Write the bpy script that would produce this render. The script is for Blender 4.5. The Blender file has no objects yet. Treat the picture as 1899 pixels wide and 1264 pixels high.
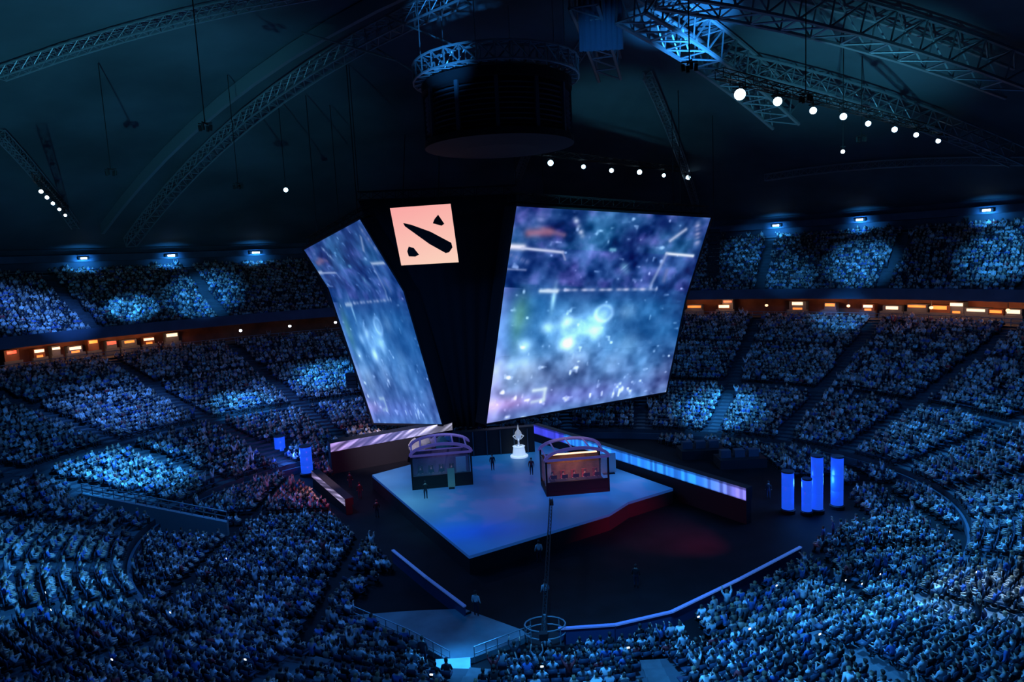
import bpy, bmesh, math, random
import numpy as np
from mathutils import Vector, Matrix
random.seed(7); rng = np.random.default_rng(7)
S = bpy.context.scene; C = S.collection
W, H, F = 1899.0, 1264.0, 1266.0
# ------------------------------------------------------------------ camera
CZ = 23.5
PITCH = math.atan(0.12); ROLL = math.atan(0.05)
ax_f = Vector((0, math.cos(PITCH), -math.sin(PITCH)))
u0 = Vector((0, math.sin(PITCH), math.cos(PITCH))); x0 = Vector((1, 0, 0))
ax_r = x0*math.cos(ROLL) - u0*math.sin(ROLL)
ax_u = x0*math.sin(ROLL) + u0*math.cos(ROLL)
cam = bpy.data.cameras.new('camera'); cam.lens = 24; cam.sensor_width = 36; cam.clip_end = 600
co = bpy.data.objects.new('camera', cam); C.objects.link(co)
M = Matrix((ax_r, ax_u, -ax_f)).transposed().to_4x4(); M.translation = Vector((0, 0, CZ)); co.matrix_world = M
S.camera = co
# ------------------------------------------------------------------ world, exposure
w = bpy.data.worlds.new('world'); S.world = w; w.use_nodes = True
w.node_tree.nodes['Background'].inputs[0].default_value = (0.02, 0.10, 0.34, 1)
w.node_tree.nodes['Background'].inputs[1].default_value = 0.05
S.view_settings.view_transform = 'Standard'; S.view_settings.look = 'None'; S.view_settings.gamma = 1
S.view_settings.exposure = 0.0
S.render.film_transparent = False

def ray(px, py):
    return ax_f*F + ax_r*(px - W/2) - ax_u*(py - H/2)
def at(px, py, y=None, z=None):
    """point of the hall seen at a pixel, at distance y along the hall or at height z"""
    d = ray(px, py)
    t = y/d.y if y is not None else (z - CZ)/d.z
    return Vector((d.x*t, d.y*t, CZ + d.z*t))
def project(p):
    v = p - Vector((0, 0, CZ)); k = v.dot(ax_f)
    if k <= 0.1: return (-9e3, -9e3)
    return (W/2 + F*v.dot(ax_r)/k, H/2 - F*v.dot(ax_u)/k)

# ------------------------------------------------------------------ plan of the hall
def ring(u, th):
    """seating bowl in plan: u=0 floor edge, u=1 concourse, above 1 further out"""
    cx = 2 - 5*u; cy = 61 - u; a = 36 + 36*u; b = 26 + 40*u
    return cx + a*math.cos(th), cy + b*math.sin(th)
def low_z(u): return 1.2 + 10.7*u**1.12
U2A, U2B = 1.03, 1.44
def up_z(u): return 15.8 + 9.2*((u-U2A)/(U2B-U2A))
EAVE_U, EAVE_Z = 1.47, 28.3
def roof_z(x, y):
    cx = 2-5*EAVE_U; cy = 61-EAVE_U; a = 36+36*EAVE_U; b = 26+40*EAVE_U
    r2 = ((x-cx)/a)**2 + ((y-cy)/b)**2
    return EAVE_Z + 22.5*(1-r2)
def on_roof(px, py, below=1.0):
    d = ray(px, py); d = d/d.y
    for i in range(100, 2400):
        t = i*0.1; p = Vector((d.x*t, t, CZ + d.z*t))
        if p.z > roof_z(p.x, p.y) - below: return p
    return p

# ------------------------------------------------------------------ lights of the hall
def aim(o, target):
    o.rotation_euler = (Vector(target) - o.location).to_track_quat('-Z', 'Y').to_euler()
def spot(src, tgt, power, col, deg, blend=1.0, size=0.4):
    l = bpy.data.lights.new('spotlight_beam', 'SPOT'); l.energy = power; l.color = col
    l.spot_size = math.radians(deg); l.spot_blend = blend; l.shadow_soft_size = size
    o = bpy.data.objects.new('spotlight_beam', l); C.objects.link(o); o.location = src; aim(o, tgt); return o
CY = (0.035, 0.34, 1.0); BL = (0.06, 0.26, 1.0); WH = (0.45, 0.75, 1.0); TE = (0.10, 0.6, 0.9)
# lamp bars under the roof: source points reused by the lamp fixtures
ROW_A = [at(1372+dx, 175+dy, z=35.6) for dx, dy in ((0,0),(70,13),(136,30),(192,41),(238,54),(287,65),(327,75),(368,86))]
ROW_B = [at(x, y, z=35.6) for x, y in ((1021,302),(1082,309),(1134,316),(1186,319),(1231,325),(1276,329))]
ROW_C = [at(x, y, z=33) for x, y in ((76,355),(87,366),(98,377),(110,388),(121,399),(133,410))]
RIG = [Vector((-26, 62, 35.5)), Vector((26, 60, 35)), Vector((0, 30, 34)), Vector((-42, 75, 34)), Vector((40, 78, 34)), Vector((-32, 84, 33)), Vector((14, 52, 36))]
K = 1.45   # output of the moving spotlights
for src, tgt, pw, col, deg in (
    # right upper stand pools
    (ROW_A[1], at(1410,490,y=120), 170e3, CY, 9), (ROW_A[2], at(1460,520,y=118), 150e3, CY, 9),
    (ROW_A[4], at(1600,490,y=108), 230e3, CY, 13), (ROW_A[5], at(1860,455,y=92), 130e3, CY, 20),
    (ROW_A[3], at(1560,600,z=11), 260e3, CY, 10),
    (ROW_B[1], at(1420,470,y=126), 60e3, CY, 14),
    # left upper stand pools
    (ROW_C[2], at(240,570,y=108), 150e3, CY, 13), (RIG[3], at(380,550,y=118), 110e3, CY, 13), (RIG[3], at(50,550,y=95), 60e3, BL, 14),
    (RIG[3], at(120,570,y=98), 60e3, BL, 14),
    # lower stands, left
    (RIG[0], at(240,880,z=3), 170e3, CY, 19), (RIG[5], at(450,735,z=7), 95e3, CY, 15), (RIG[5], at(610,700,z=7), 90e3, CY, 17),
    (RIG[3], at(230,760,z=7), 45e3, BL, 30), (RIG[3], at(560,760,z=4), 50e3, BL, 26),
    (RIG[2], at(30,1080,z=3), 110e3, CY, 16), (RIG[2], at(350,1130,z=2), 11e3, BL, 34),
    (RIG[0], at(500,980,z=2), 16e3, BL, 34),
    # lower stands, right
    (RIG[1], at(1330,765,z=2.5), 170e3, CY, 14), (RIG[4], at(1750,740,z=7), 35e3, CY, 24), (RIG[4], at(1820,820,z=6), 30e3, CY, 30),
    (RIG[1], at(1780,930,z=4), 75e3, CY, 30), (RIG[1], at(1650,1085,z=3), 170e3, CY, 18), (RIG[1], at(1830,1060,z=4), 70e3, WH, 12),
    (RIG[2], at(1200,1220,z=2), 45e3, CY, 34), (RIG[6], at(840,1245,z=.5), 150e3, CY, 7), (RIG[2], at(1600,1220,z=2), 36e3, CY, 34),
    # stage
    (RIG[2], at(820,940,z=1.5), 32e3, TE, 12), (RIG[5], at(960,930,z=1.5), 9e3, (0.2,0.4,1.0), 26),
    (Vector((-6,56,34)), at(720,810,z=3), 60e3, (0.9,0.75,1.0), 14),
    (Vector((2,58,34)), at(815,860,z=2), 22e3, (0.7,0.7,1.0), 8), (Vector((2,58,34)), at(1070,880,z=2), 22e3, (1.0,0.65,0.5), 8),
    (Vector((2,58,34)), at(960,840,z=2), 12e3, (0.8,0.9,1.0), 5),
    (Vector((-8,60,30)), at(605,905,z=1), 40e3, (1.0,0.6,0.7), 8),
    # red wash along the pit floor
    (at(1000,985,z=4.0), at(1450,950,z=0), 700, (1.0,0.02,0.12), 60), (at(700,870,z=6), at(610,885,z=0), 1500, (1.0,0.03,0.12), 70),
    (at(1440,930,z=5), at(1230,990,z=0), 4500, (1.0,0.02,0.12), 52),
    # roof washes
    (Vector((24,58,30)), on_roof(1280,40), 110e3, CY, 20), (Vector((8,50,30)), on_roof(1110,40), 5e3, CY, 14),
    (Vector((-6,40,26)), Vector((-5,61.5,41)), 50e3, CY, 11),
    (Vector((-30,40,16)), on_roof(200,180), 22e3, TE, 70), (Vector((30,60,20)), on_roof(1550,120), 14e3, TE, 60),
    (Vector((8,70,20)), on_roof(1130,240), 9e3, TE, 50),
):
    spot(src, tgt, pw*K, col, deg*1.3 if deg < 35 else deg)
for p, pw in ((Vector((-30, 60, 32)), 5e3), (Vector((34, 60, 32)), 4e3), (Vector((0, 24, 30)), 2e3), (Vector((0, 100, 32)), 3e3)):
    l = bpy.data.lights.new('blue_fill', 'AREA'); l.energy = pw; l.color = (0.03, 0.27, 1.0); l.size = 14  # added fill panel without a fixture, tints the whole bowl blue
    o = bpy.data.objects.new('blue_fill', l); C.objects.link(o); o.location = p

# ------------------------------------------------------------------ materials
def mat(name, col=(0.5,0.5,0.5), rough=0.6, metal=0.0, emit=None, es=1.0, noise=0, nscale=3.0, attr=False, bump=0, alpha=1):
    m = bpy.data.materials.new(name); m.use_nodes = True; nt = m.node_tree; b = nt.nodes['Principled BSDF']
    b.inputs['Base Color'].default_value = (*col, 1); b.inputs['Roughness'].default_value = rough; b.inputs['Metallic'].default_value = metal
    if emit: b.inputs['Emission Color'].default_value = (*emit, 1); b.inputs['Emission Strength'].default_value = es
    if noise or bump:
        tc = nt.nodes.new('ShaderNodeTexCoord'); n = nt.nodes.new('ShaderNodeTexNoise'); n.inputs['Scale'].default_value = nscale; n.inputs['Detail'].default_value = 5
        nt.links.new(tc.outputs['Object'], n.inputs['Vector'])
        if noise:
            r = nt.nodes.new('ShaderNodeValToRGB'); r.color_ramp.elements[0].position = .3; r.color_ramp.elements[1].position = .7
            r.color_ramp.elements[0].color = (*[c*(1-noise) for c in col], 1); r.color_ramp.elements[1].color = (*[min(1,c*(1+noise)) for c in col], 1)
            nt.links.new(n.outputs['Fac'], r.inputs[0]); nt.links.new(r.outputs[0], b.inputs['Base Color'])
        if bump:
            bp = nt.nodes.new('ShaderNodeBump'); bp.inputs['Strength'].default_value = bump
            nt.links.new(n.outputs['Fac'], bp.inputs['Height']); nt.links.new(bp.outputs[0], b.inputs['Normal'])
    if attr:
        a = nt.nodes.new('ShaderNodeVertexColor'); a.layer_name = 'Col'
        if attr == 'emit':
            nt.links.new(a.outputs[0], b.inputs['Emission Color']); b.inputs['Emission Strength'].default_value = es
        else: nt.links.new(a.outputs[0], b.inputs['Base Color'])
    if alpha < 1: b.inputs['Alpha'].default_value = alpha
    return m
m_concrete = mat('concrete_terrace', (0.05,0.056,0.068), .8, noise=.3, nscale=.6)
m_floor = mat('dark_hall_floor', (0.006,0.006,0.008), .7, noise=.4, nscale=.5)
m_floor.node_tree.nodes['Principled BSDF'].inputs['Specular IOR Level'].default_value = .15
m_aisle = mat('aisle_concrete', (0.075,0.085,0.095), .7, noise=.25, nscale=1.5)
m_roof = mat('roof_lining', (0.09,0.12,0.14), .9, noise=.35, nscale=.08)
m_wall = mat('dark_wall_paint', (0.06,0.08,0.11), .8, noise=.3, nscale=.3)
m_fascia = mat('balcony_fascia', (0.06,0.09,0.14), .6, noise=.2, nscale=.5)
m_steel = mat('painted_steel', (0.30,0.33,0.36), .45, metal=.4)
m_black = mat('matte_black', (0.008,0.008,0.011), .7)
m_curtain = mat('black_drape', (0.010,0.010,0.014), .95, bump=.3, nscale=1.5)
m_seat = mat('seat_plastic', (0.02,0.035,0.07), .6)
m_lamp = mat('lamp_glass', (0.8,0.9,1), .3, emit=(0.5,0.78,1.0), es=9)
m_lampw = mat('wall_lamp_glass', (0.8,0.9,1), .3, emit=(0.75,0.88,1.0), es=6)
m_warm = mat('warm_lamp_glass', (1,.7,.4), .3, emit=(1.0,0.55,0.28), es=2.2)
m_cream = mat('cream_sign_face', (1,.8,.6), .4, emit=(1.0,0.72,0.48), es=1.3)
m_orange = mat('orange_sign_face', (1,.4,.1), .4, emit=(1.0,0.30,0.06), es=.7)
m_redsign = mat('red_sign_face', (1,.1,.05), .4, emit=(1.0,0.12,0.08), es=.8)
m_brown = mat('brown_timber_wall', (0.11,0.038,0.02), .7, noise=.4, nscale=.8)
m_ledblue = mat('blue_led_face', (0.02,0.05,0.2), .3, emit=(0.02,0.16,1.0), es=1.25, attr='emit')
m_screen = mat('led_screen_face', (0.01,0.01,0.015), .35, attr='emit', es=1.0)
m_deck = mat('led_stage_floor', (0.04,0.08,0.13), .45, attr='emit', es=1.0)
m_cloth = mat('crowd_clothing', (0.5,0.5,0.5), .85, attr='base')
m_glass = mat('booth_glass', (0.6,0.75,0.9), .05, alpha=.12)
m_white = mat('white_panel', (0.75,0.78,0.82), .5)
m_skin = mat('skin', (0.55,0.36,0.27), .6)
m_hair = mat('dark_hair', (0.03,0.022,0.018), .7, noise=.4, nscale=9)
m_trou = mat('dark_trousers', (0.02,0.025,0.05), .85)
m_silver = mat('silver_trophy_glow', (0.85,0.88,0.95), .2, metal=.7, emit=(.7,.85,1.0), es=.25)  # emission puts the white shine on the cup into its material
m_glow = mat('glowing_plinth', (.8,.9,1), .4, emit=(0.6,0.8,1.0), es=.5)
m_bluecol = mat('glowing_blue_column', (0.02,0.1,0.6), .3, emit=(0.01,0.09,0.92), es=.8)
m_purple = mat('purple_canopy', (0.12,0.10,0.30), .5, emit=(0.10,0.08,0.35), es=.35)

# ------------------------------------------------------------------ mesh helpers
def tag(o, label=None, cat=None, group=None, kind=None):
    if label: o['label'] = label
    if cat: o['category'] = cat
    if group: o['group'] = group
    if kind: o['kind'] = kind
    return o
def empty(name, loc=(0,0,0), rz=0):
    o = bpy.data.objects.new(name, None); C.objects.link(o); o.location = loc; o.rotation_euler = (0,0,rz); o.empty_display_size = .3; return o
class MB:
    """collects solids for one mesh object; coordinates are those of the parent"""
    def __init__(s): s.v = []; s.f = []
    def add(s, vs, fs):
        n = len(s.v); s.v += [tuple(v) for v in vs]; s.f += [tuple(i+n for i in f) for f in fs]; return s
    def box(s, c, d, rz=0, bev=0):
        x, y, z = d[0]/2, d[1]/2, d[2]/2; R = Matrix.Rotation(rz, 3, 'Z')
        vs = [R @ Vector((i*x, j*y, k*z)) + Vector(c) for k in (-1,1) for j in (-1,1) for i in (-1,1)]
        return s.add(vs, [(0,2,3,1),(4,5,7,6),(0,1,5,4),(2,6,7,3),(0,4,6,2),(1,3,7,5)])
    def bar(s, a, b, r=.1, n=6, r2=None):
        a, b = Vector(a), Vector(b); d = (b-a)
        if d.length < 1e-6: return s
        q = d.to_track_quat('Z','Y'); r2 = r if r2 is None else r2; vs = []
        for p, rr in ((a, r), (b, r2)):
            for i in range(n):
                t = 2*math.pi*i/n; vs.append(p + q @ Vector((rr*math.cos(t), rr*math.sin(t), 0)))
        fs = [(i, (i+1)%n, n+(i+1)%n, n+i) for i in range(n)] + [tuple(range(n-1,-1,-1)), tuple(range(n,2*n))]
        return s.add(vs, fs)
    def lathe(s, prof, c=(0,0,0), n=24):
        vs = []; fs = []; m = len(prof)
        for r, z in prof:
            for i in range(n):
                t = 2*math.pi*i/n; vs.append((c[0]+r*math.cos(t), c[1]+r*math.sin(t), c[2]+z))
        for j in range(m-1):
            for i in range(n): fs.append((j*n+i, j*n+(i+1)%n, (j+1)*n+(i+1)%n, (j+1)*n+i))
        if prof[0][0] > 1e-4: fs.append(tuple(range(n-1,-1,-1)))
        if prof[-1][0] > 1e-4: fs.append(tuple(range((m-1)*n, m*n)))
        return s.add(vs, fs)
    def prism(s, poly, z0, z1):
        n = len(poly); vs = [(p[0],p[1],z0) for p in poly] + [(p[0],p[1],z1) for p in poly]
        return s.add(vs, [tuple(range(n-1,-1,-1)), tuple(range(n,2*n))] + [(i,(i+1)%n,n+(i+1)%n,n+i) for i in range(n)])
    def slab(s, quad, t):
        """quad of four 3D corners thickened away by vector t"""
        q = [Vector(p) for p in quad]; t = Vector(t)
        return s.add(q + [p+t for p in q], [(0,1,2,3),(7,6,5,4),(0,4,5,1),(1,5,6,2),(2,6,7,3),(3,7,4,0)])
    def build(s, name, m, parent=None, smooth=False, loc=None):
        me = bpy.data.meshes.new(name); off = Vector(loc) if loc else Vector((0,0,0))
        me.from_pydata([tuple(Vector(v)-off) for v in s.v], [], s.f)
        bm = bmesh.new(); bm.from_mesh(me); bmesh.ops.recalc_face_normals(bm, faces=bm.faces); bm.to_mesh(me); bm.free()
        me.materials.append(m); o = bpy.data.objects.new(name, me); C.objects.link(o)
        if smooth: me.shade_smooth()
        if parent: o.parent = parent
        if loc: o.location = off
        return o
def bevel(o, wd, seg=2):
    b = o.modifiers.new('bevel', 'BEVEL'); b.width = wd; b.segments = seg; b.limit_method = 'ANGLE'; return o
def paint(me, cols):
    a = me.color_attributes.new('Col', 'FLOAT_COLOR', 'POINT'); c = np.ones((len(me.vertices), 4), np.float32); c[:, :3] = cols
    a.data.foreach_set('color', c.ravel())
def copy_tree(o, parent=None):
    c = o.copy(); C.objects.link(c)
    if parent: c.parent = parent
    for ch in list(o.children): copy_tree(ch, c)
    return c

# ------------------------------------------------------------------ the setting
NT = 160
TH = [2*math.pi*i/NT for i in range(NT)]
ASP = math.radians(15); AW = 1.3
# floor
fb = MB(); fb.prism([ring(-.01, t) for t in TH], -.3, 0); tag(fb.build('floor', m_floor), kind='structure')
# stepped lower stand and upper stand
def terrace(name, u0_, u1_, rows, zf, front):
    mb = MB(); vs = []; 
    prof = []
    for i in range(rows):
        ua = u0_ + (u1_-u0_)*i/rows; ub = u0_ + (u1_-u0_)*(i+1)/rows; z = zf(ua)
        prof += [(ua, z), (ub, z)]
    prof = [(u0_, front)] + prof + [(u1_, zf(u1_))]
    for u, z in prof:
        for t in TH: x, y = ring(u, t); vs.append((x, y, z))
    fs = [(j*NT+i, j*NT+(i+1)%NT, (j+1)*NT+(i+1)%NT, (j+1)*NT+i) for j in range(len(prof)-1) for i in range(NT)]
    mb.add(vs, fs); return tag(mb.build(name, m_concrete), kind='structure')
NL, NU = 38, 19
terrace('lower_terrace', 0, 1, NL, low_z, 0)
terrace('upper_terrace', U2A, U2B, NU, up_z, up_z(U2A))
def ringband(name, pts, m):
    vs = []
    for u, z in pts:
        for t in TH: x, y = ring(u, t); vs.append((x, y, z))
    k = len(pts)
    fs = [(j*NT+i, j*NT+(i+1)%NT, ((j+1)%k)*NT+(i+1)%NT, ((j+1)%k)*NT+i) for j in range(k) for i in range(NT)]
    return tag(MB().add(vs, fs).build(name, m), kind='structure')
ringband('trim_balcony', [(U2A-.012, 14.9), (U2A-.012, 16.5), (U2A-.006, 16.5), (U2A-.006, 14.9)], m_fascia)
ringband('concourse_floor', [(1.0, 11.6), (1.0, 11.9), (1.12, 11.9), (1.12, 11.6)], m_concrete)
ringband('concourse_ceiling', [(U2A-.006, 14.9), (U2A-.006, 15.1), (1.12, 15.1), (1.12, 14.9)], m_black)
ringband('wall_concourse', [(1.115, 11.9), (1.115, 14.9), (1.12, 14.9), (1.12, 11.9)], m_brown)
ringband('wall_upper', [(U2B, 24), (U2B, EAVE_Z+.4), (U2B+.03, EAVE_Z+.4), (U2B+.03, 24)], m_wall)
ringband('trim_eave', [(U2B-.03, 26.6), (U2B-.03, 27.7), (U2B, 27.7), (U2B, 26.6)], m_fascia)
ringband('trim_front_parapet', [(-.012, 0), (-.012, .75), (-.006, .75), (-.006, 0)], m_wall)
# roof shell
vs = []; fs = []; NR = 16
for j in range(NR+1):
    k = j/NR
    for t in TH:
        ex, ey = ring(EAVE_U, t); cx, cy = 2-5*EAVE_U, 61-EAVE_U; x = cx+(ex-cx)*k; y = cy+(ey-cy)*k; vs.append((x, y, roof_z(x, y)))
fs = [(j*NT+i, j*NT+(i+1)%NT, (j+1)*NT+(i+1)%NT, (j+1)*NT+i) for j in range(NR) for i in range(NT)]
tag(MB().add(vs, fs).build('ceiling', m_roof), kind='structure')
# aisles: flights of steps between blocks
def aisle(th, lower):
    mb = MB(); n = NL if lower else NU
    for i in range(n):
        ua, ub = (i/n, (i+1)/n) if lower else (U2A+(U2B-U2A)*i/n, U2A+(U2B-U2A)*(i+1)/n)
        z = low_z(ua) if lower else up_z(ua)
        a = Vector(ring(ua, th)).to_3d(); b = Vector(ring(ub, th)).to_3d(); d = (b-a); rz = math.atan2(d.y, d.x)
        mb.box(((a+b)/2) + Vector((0,0,z+.02)) - d.normalized()*.0, (d.length*.98, AW*.85, .06), rz)
    return mb
for k in range(24):
    th = math.radians(k*15 + 7.5)
    for low in (True, False):
        x, y = ring(.5 if low else 1.2, th)
        if y < 10: continue
        tag(aisle(th, low).build('floor_aisle', m_aisle), kind='structure')

# ------------------------------------------------------------------ roof trusses and fittings
def truss_bar(mb, a, b, wd=1.4, seg=3.0, r=.12, rd=.06):
    a, b = Vector(a), Vector(b); d = b-a; n = max(2, int(d.length/seg)); dn = d.normalized()
    side = dn.cross(Vector((0,0,1))); side = side.normalized() if side.length > .01 else Vector((1,0,0)); up = side.cross(dn).normalized()
    cs = [side*(wd/2)+up*(wd/2), side*(-wd/2)+up*(wd/2), side*(-wd/2)-up*(wd/2), side*(wd/2)-up*(wd/2)]
    for c in cs: mb.bar(a+c, b+c, r, 5)
    for i in range(n):
        p, q = a+d*i/n, a+d*(i+1)/n
        for j in range(4):
            c1, c2 = cs[j], cs[(j+1)%4]
            mb.bar(p+c1, q+c2, rd, 4); mb.bar(p+c1, p+c2, rd, 4)
    return mb
def roof_truss(p, q, label, wd=2.4, n=8, r=.22, group=None, drop=1.8, bulk=False):
    mb = MB(); pts = []
    for i in range(n+1):
        x = p[0]+(q[0]-p[0])*i/n; y = p[1]+(q[1]-p[1])*i/n; pts.append(Vector((x, y, roof_z(x, y)-drop)))
    for i in range(n): truss_bar(mb, pts[i], pts[i+1], wd, wd*1.1, r, r*.5)
    t = mb.build('roof_truss', m_steel, loc=pts[0]); tag(t, label, 'truss', group); return t
def beam(p, q, label, wd=.5, hh=1.6, n=10, drop=.9):
    mb = MB(); prev = None
    for i in range(n+1):
        x = p[0]+(q[0]-p[0])*i/n; y = p[1]+(q[1]-p[1])*i/n; c = Vector((x, y, roof_z(x, y)-drop))
        if prev is not None:
            d = (c-prev); side = d.cross(Vector((0,0,1))).normalized()*wd/2; up = Vector((0,0,hh/2))
            mb.slab([prev-side-up, c-side-up, c-side+up, prev-side+up], side*2)
        prev = c
    return tag(mb.build('roof_beam', m_steel, loc=(p[0],p[1],roof_z(p[0],p[1])-drop)), label, 'beam')
a = on_roof(190,425); b = on_roof(800,-40)
beam(a, b, 'long grey roof beam rising diagonally over the left stands to the ceiling top')
a2 = on_roof(240,440); b2 = on_roof(860,-30)
roof_truss(a2, b2, 'dim lattice truss running just under the long diagonal roof beam on the left', wd=1.6, n=10, r=.12)
roof_truss(on_roof(1170,-30), on_roof(1460,190), 'blue-lit lattice roof truss at the top above the brightest lamp row', wd=3.4, r=.22, drop=2.4, n=6)
roof_truss(on_roof(1230,-60), on_roof(1899,120), 'broad blue roof truss in the top right corner of the hall', wd=3.0, r=.2, drop=2.4, n=6)
roof_truss(on_roof(1330,100), on_roof(1890,280), 'dim roof truss just above the row of eight lamps', wd=2.0, r=.14, n=6)
roof_truss(on_roof(1080,-40), on_roof(1130,110), 'short blue-lit roof truss beside the hanging drum top', wd=2.6, r=.2, n=3, drop=2.2)
for i, (px1, py1, px2, py2) in enumerate(((0,140,700,-30),(960,330,1100,60),(1290,380,1200,140),(1420,330,1899,300),(0,250,140,420))):
    roof_truss(on_roof(px1,py1), on_roof(px2,py2), ('thin unlit roof rib high over the far left stands','thin roof rib behind the hanging drum','thin roof rib above the large right screen','thin roof rib below the row of eight lamps','short roof rib at the far left edge of the ceiling')[i], wd=1.0, n=6, r=.08, drop=.9)

def lamp_fixture(p, tgt, label, group, m, r=.35, name='spotlight'):
    t = empty(name, p); d = (Vector(tgt)-p).normalized()
    MB().bar(Vector((0,0,0))-d*.5, Vector((0,0,0)), r*1.1, 12).build('lamp_housing', m_black, t)
    MB().bar(Vector((0,0,0)), d*.06, r, 12).build('lens', m, t)
    MB().bar((0,0,.2), (0,0,.9), .06).box((0,0,.5), (r*2.6,.08,.1)).build('bracket', m_black, t)
    return tag(t, label, 'lamp', group)
for i, q_ in enumerate(RIG):  # dark housings added at the unseen sources of the beams
    zz = roof_z(q_.x, q_.y)-q_.z-.2; t = empty('added_spot_cluster', q_); mb = MB()
    for k in range(4): a_ = k*math.pi/2; mb.bar((.45*math.cos(a_), .45*math.sin(a_), .5), (.5*math.cos(a_), .5*math.sin(a_), 1.0), .14, 6)
    mb.build('lamp_housing', m_black, t); MB().box((0,0,1.15), (1.2,.1,.1)).box((0,0,1.15), (.1,1.2,.1)).build('cross_bar', m_black, t)
    MB().bar((0,0,1.2), (0,0,zz), .05).build('hanging_rod', m_black, t)
    tag(t, 'small added black cluster of hanging spotlights '+('over the far left stand','over the right side of the pit','above the near pit edge','over the left upper stand','over the far right stand','beyond the narrow screen','just in front of the stage')[i], 'lamp', 'added spotlight clusters')
def catwalk(pts, label, z_off=.9):
    mb = MB(); a, b = pts[0], pts[-1]; d = (b-a).normalized()*3
    truss_bar(mb, a-d+Vector((0,0,z_off+.3)), b+d+Vector((0,0,z_off+.3)), .7, 2.2, .05, .03)
    tag(mb.build('lighting_truss', m_black, loc=a), label, 'truss')
catwalk(ROW_A, 'long dark lighting truss carrying eight lamps over the right stands')
catwalk(ROW_B, 'dark lighting truss carrying six lamps above the large right screen')
catwalk(ROW_C, 'short lighting truss with six small lamps over the far left stands')
camp = Vector((0, 0, CZ))
for i, p in enumerate(ROW_A):
    lamp_fixture(p, camp+Vector((6,8,-8)), ('brightest big lamp at the left end of the row of eight over the right stands','second lamp from the bright end of the row of eight','third lamp from the bright end of the row of eight','fourth lamp from the bright end of the row of eight','fourth lamp from the far right end of the row of eight','third lamp from the far right end of the row of eight','second lamp from the far right end of the row of eight','last small lamp at the far right end of the row of eight')[i], 'lamps in the row of eight', m_lamp, (.44,.36,.31,.32,.27,.29,.27,.28)[i])
for i, p in enumerate(ROW_B):
    lamp_fixture(p, camp+Vector((6,8,-8)), ('first lamp from the left in the row of six above the large screen','second lamp from the left in the row of six above the large screen','third lamp from the left in the row of six above the large screen','third lamp from the right in the row of six above the large screen','faintest lamp, second from the right, in the row of six above the large screen','rightmost lamp in the row of six above the large screen')[i], 'lamps in the row of six', m_lamp, (.36,.28,.31,.36,.28,.36)[i])
for i, p in enumerate(ROW_C):
    lamp_fixture(p, camp+Vector((6,8,-8)), 'one of six tiny lamps in a slanting row over the far left stands', 'tiny lamps at the far left', m_lampw, .2)
p = at(530,352,z=34); lamp_fixture(p, camp, 'single small lamp alone above the narrow left screen', None, m_lamp, .28)
tag(MB().bar(p+Vector((0,0,.9)), p+Vector((0,0,roof_z(p.x,p.y)-34)), .05).build('hanging_rod', m_black, loc=p+Vector((0,0,.9))), 'thin rod from the roof holding the single small lamp', 'rod')
p = at(1563,281,z=33); lamp_fixture(p, camp, 'tiny faint lamp alone below the row of eight', None, m_lampw, .2)
tag(MB().bar(p+Vector((0,0,.9)), p+Vector((0,0,roof_z(p.x,p.y)-33)), .05).build('hanging_rod', m_black, loc=p+Vector((0,0,.9))), 'thin rod from the roof holding the tiny faint lamp', 'rod')
# eave lamps
def eave_point(px, z=27.1, u=U2B-.035):
    best = None
    for i in range(3600):
        t = math.pi*2*i/3600; x, y = ring(u, t)
        if y < 20: continue
        q = project(Vector((x, y, z)))
        if best is None or abs(q[0]-px) < best[0]: best = (abs(q[0]-px), Vector((x, y, z)), t)
    return best[1], best[2]
for px, s_, lb in ((155,1,'left'),(318,1.3,'mid'),(475,1.5,'right'),(1440,1.2,'a'),(1595,1.2,'b'),(1830,1.2,'c')):
    p, th = eave_point(px)
    t = empty('wall_lamp', p, th+math.pi)
    MB().box((-.05,0,0), (.3, 1.5*s_, .5)).build('lamp_housing', m_black, t)
    MB().box((.14,0,0), (.08, 0.9*s_, .3)).build('diffuser', m_lampw, t)
    tag(t, {'left':'wall lamp on the left eave furthest from the screens','mid':'middle of three wall lamps on the left eave','right':'wall lamp on the left eave closest to the narrow screen','a':'wall lamp on the right eave closest to the large screen','b':'middle of three wall lamps on the right eave','c':'wall lamp on the right eave at the far right edge'}[lb], 'lamp', 'wall lamps on the eaves')
    spot(p+Vector((0,0,-.6)) - Vector((math.cos(th),math.sin(th),0))*1.2, p+Vector((math.cos(th),math.sin(th),-.6)), 1100, CY, 140)

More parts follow.
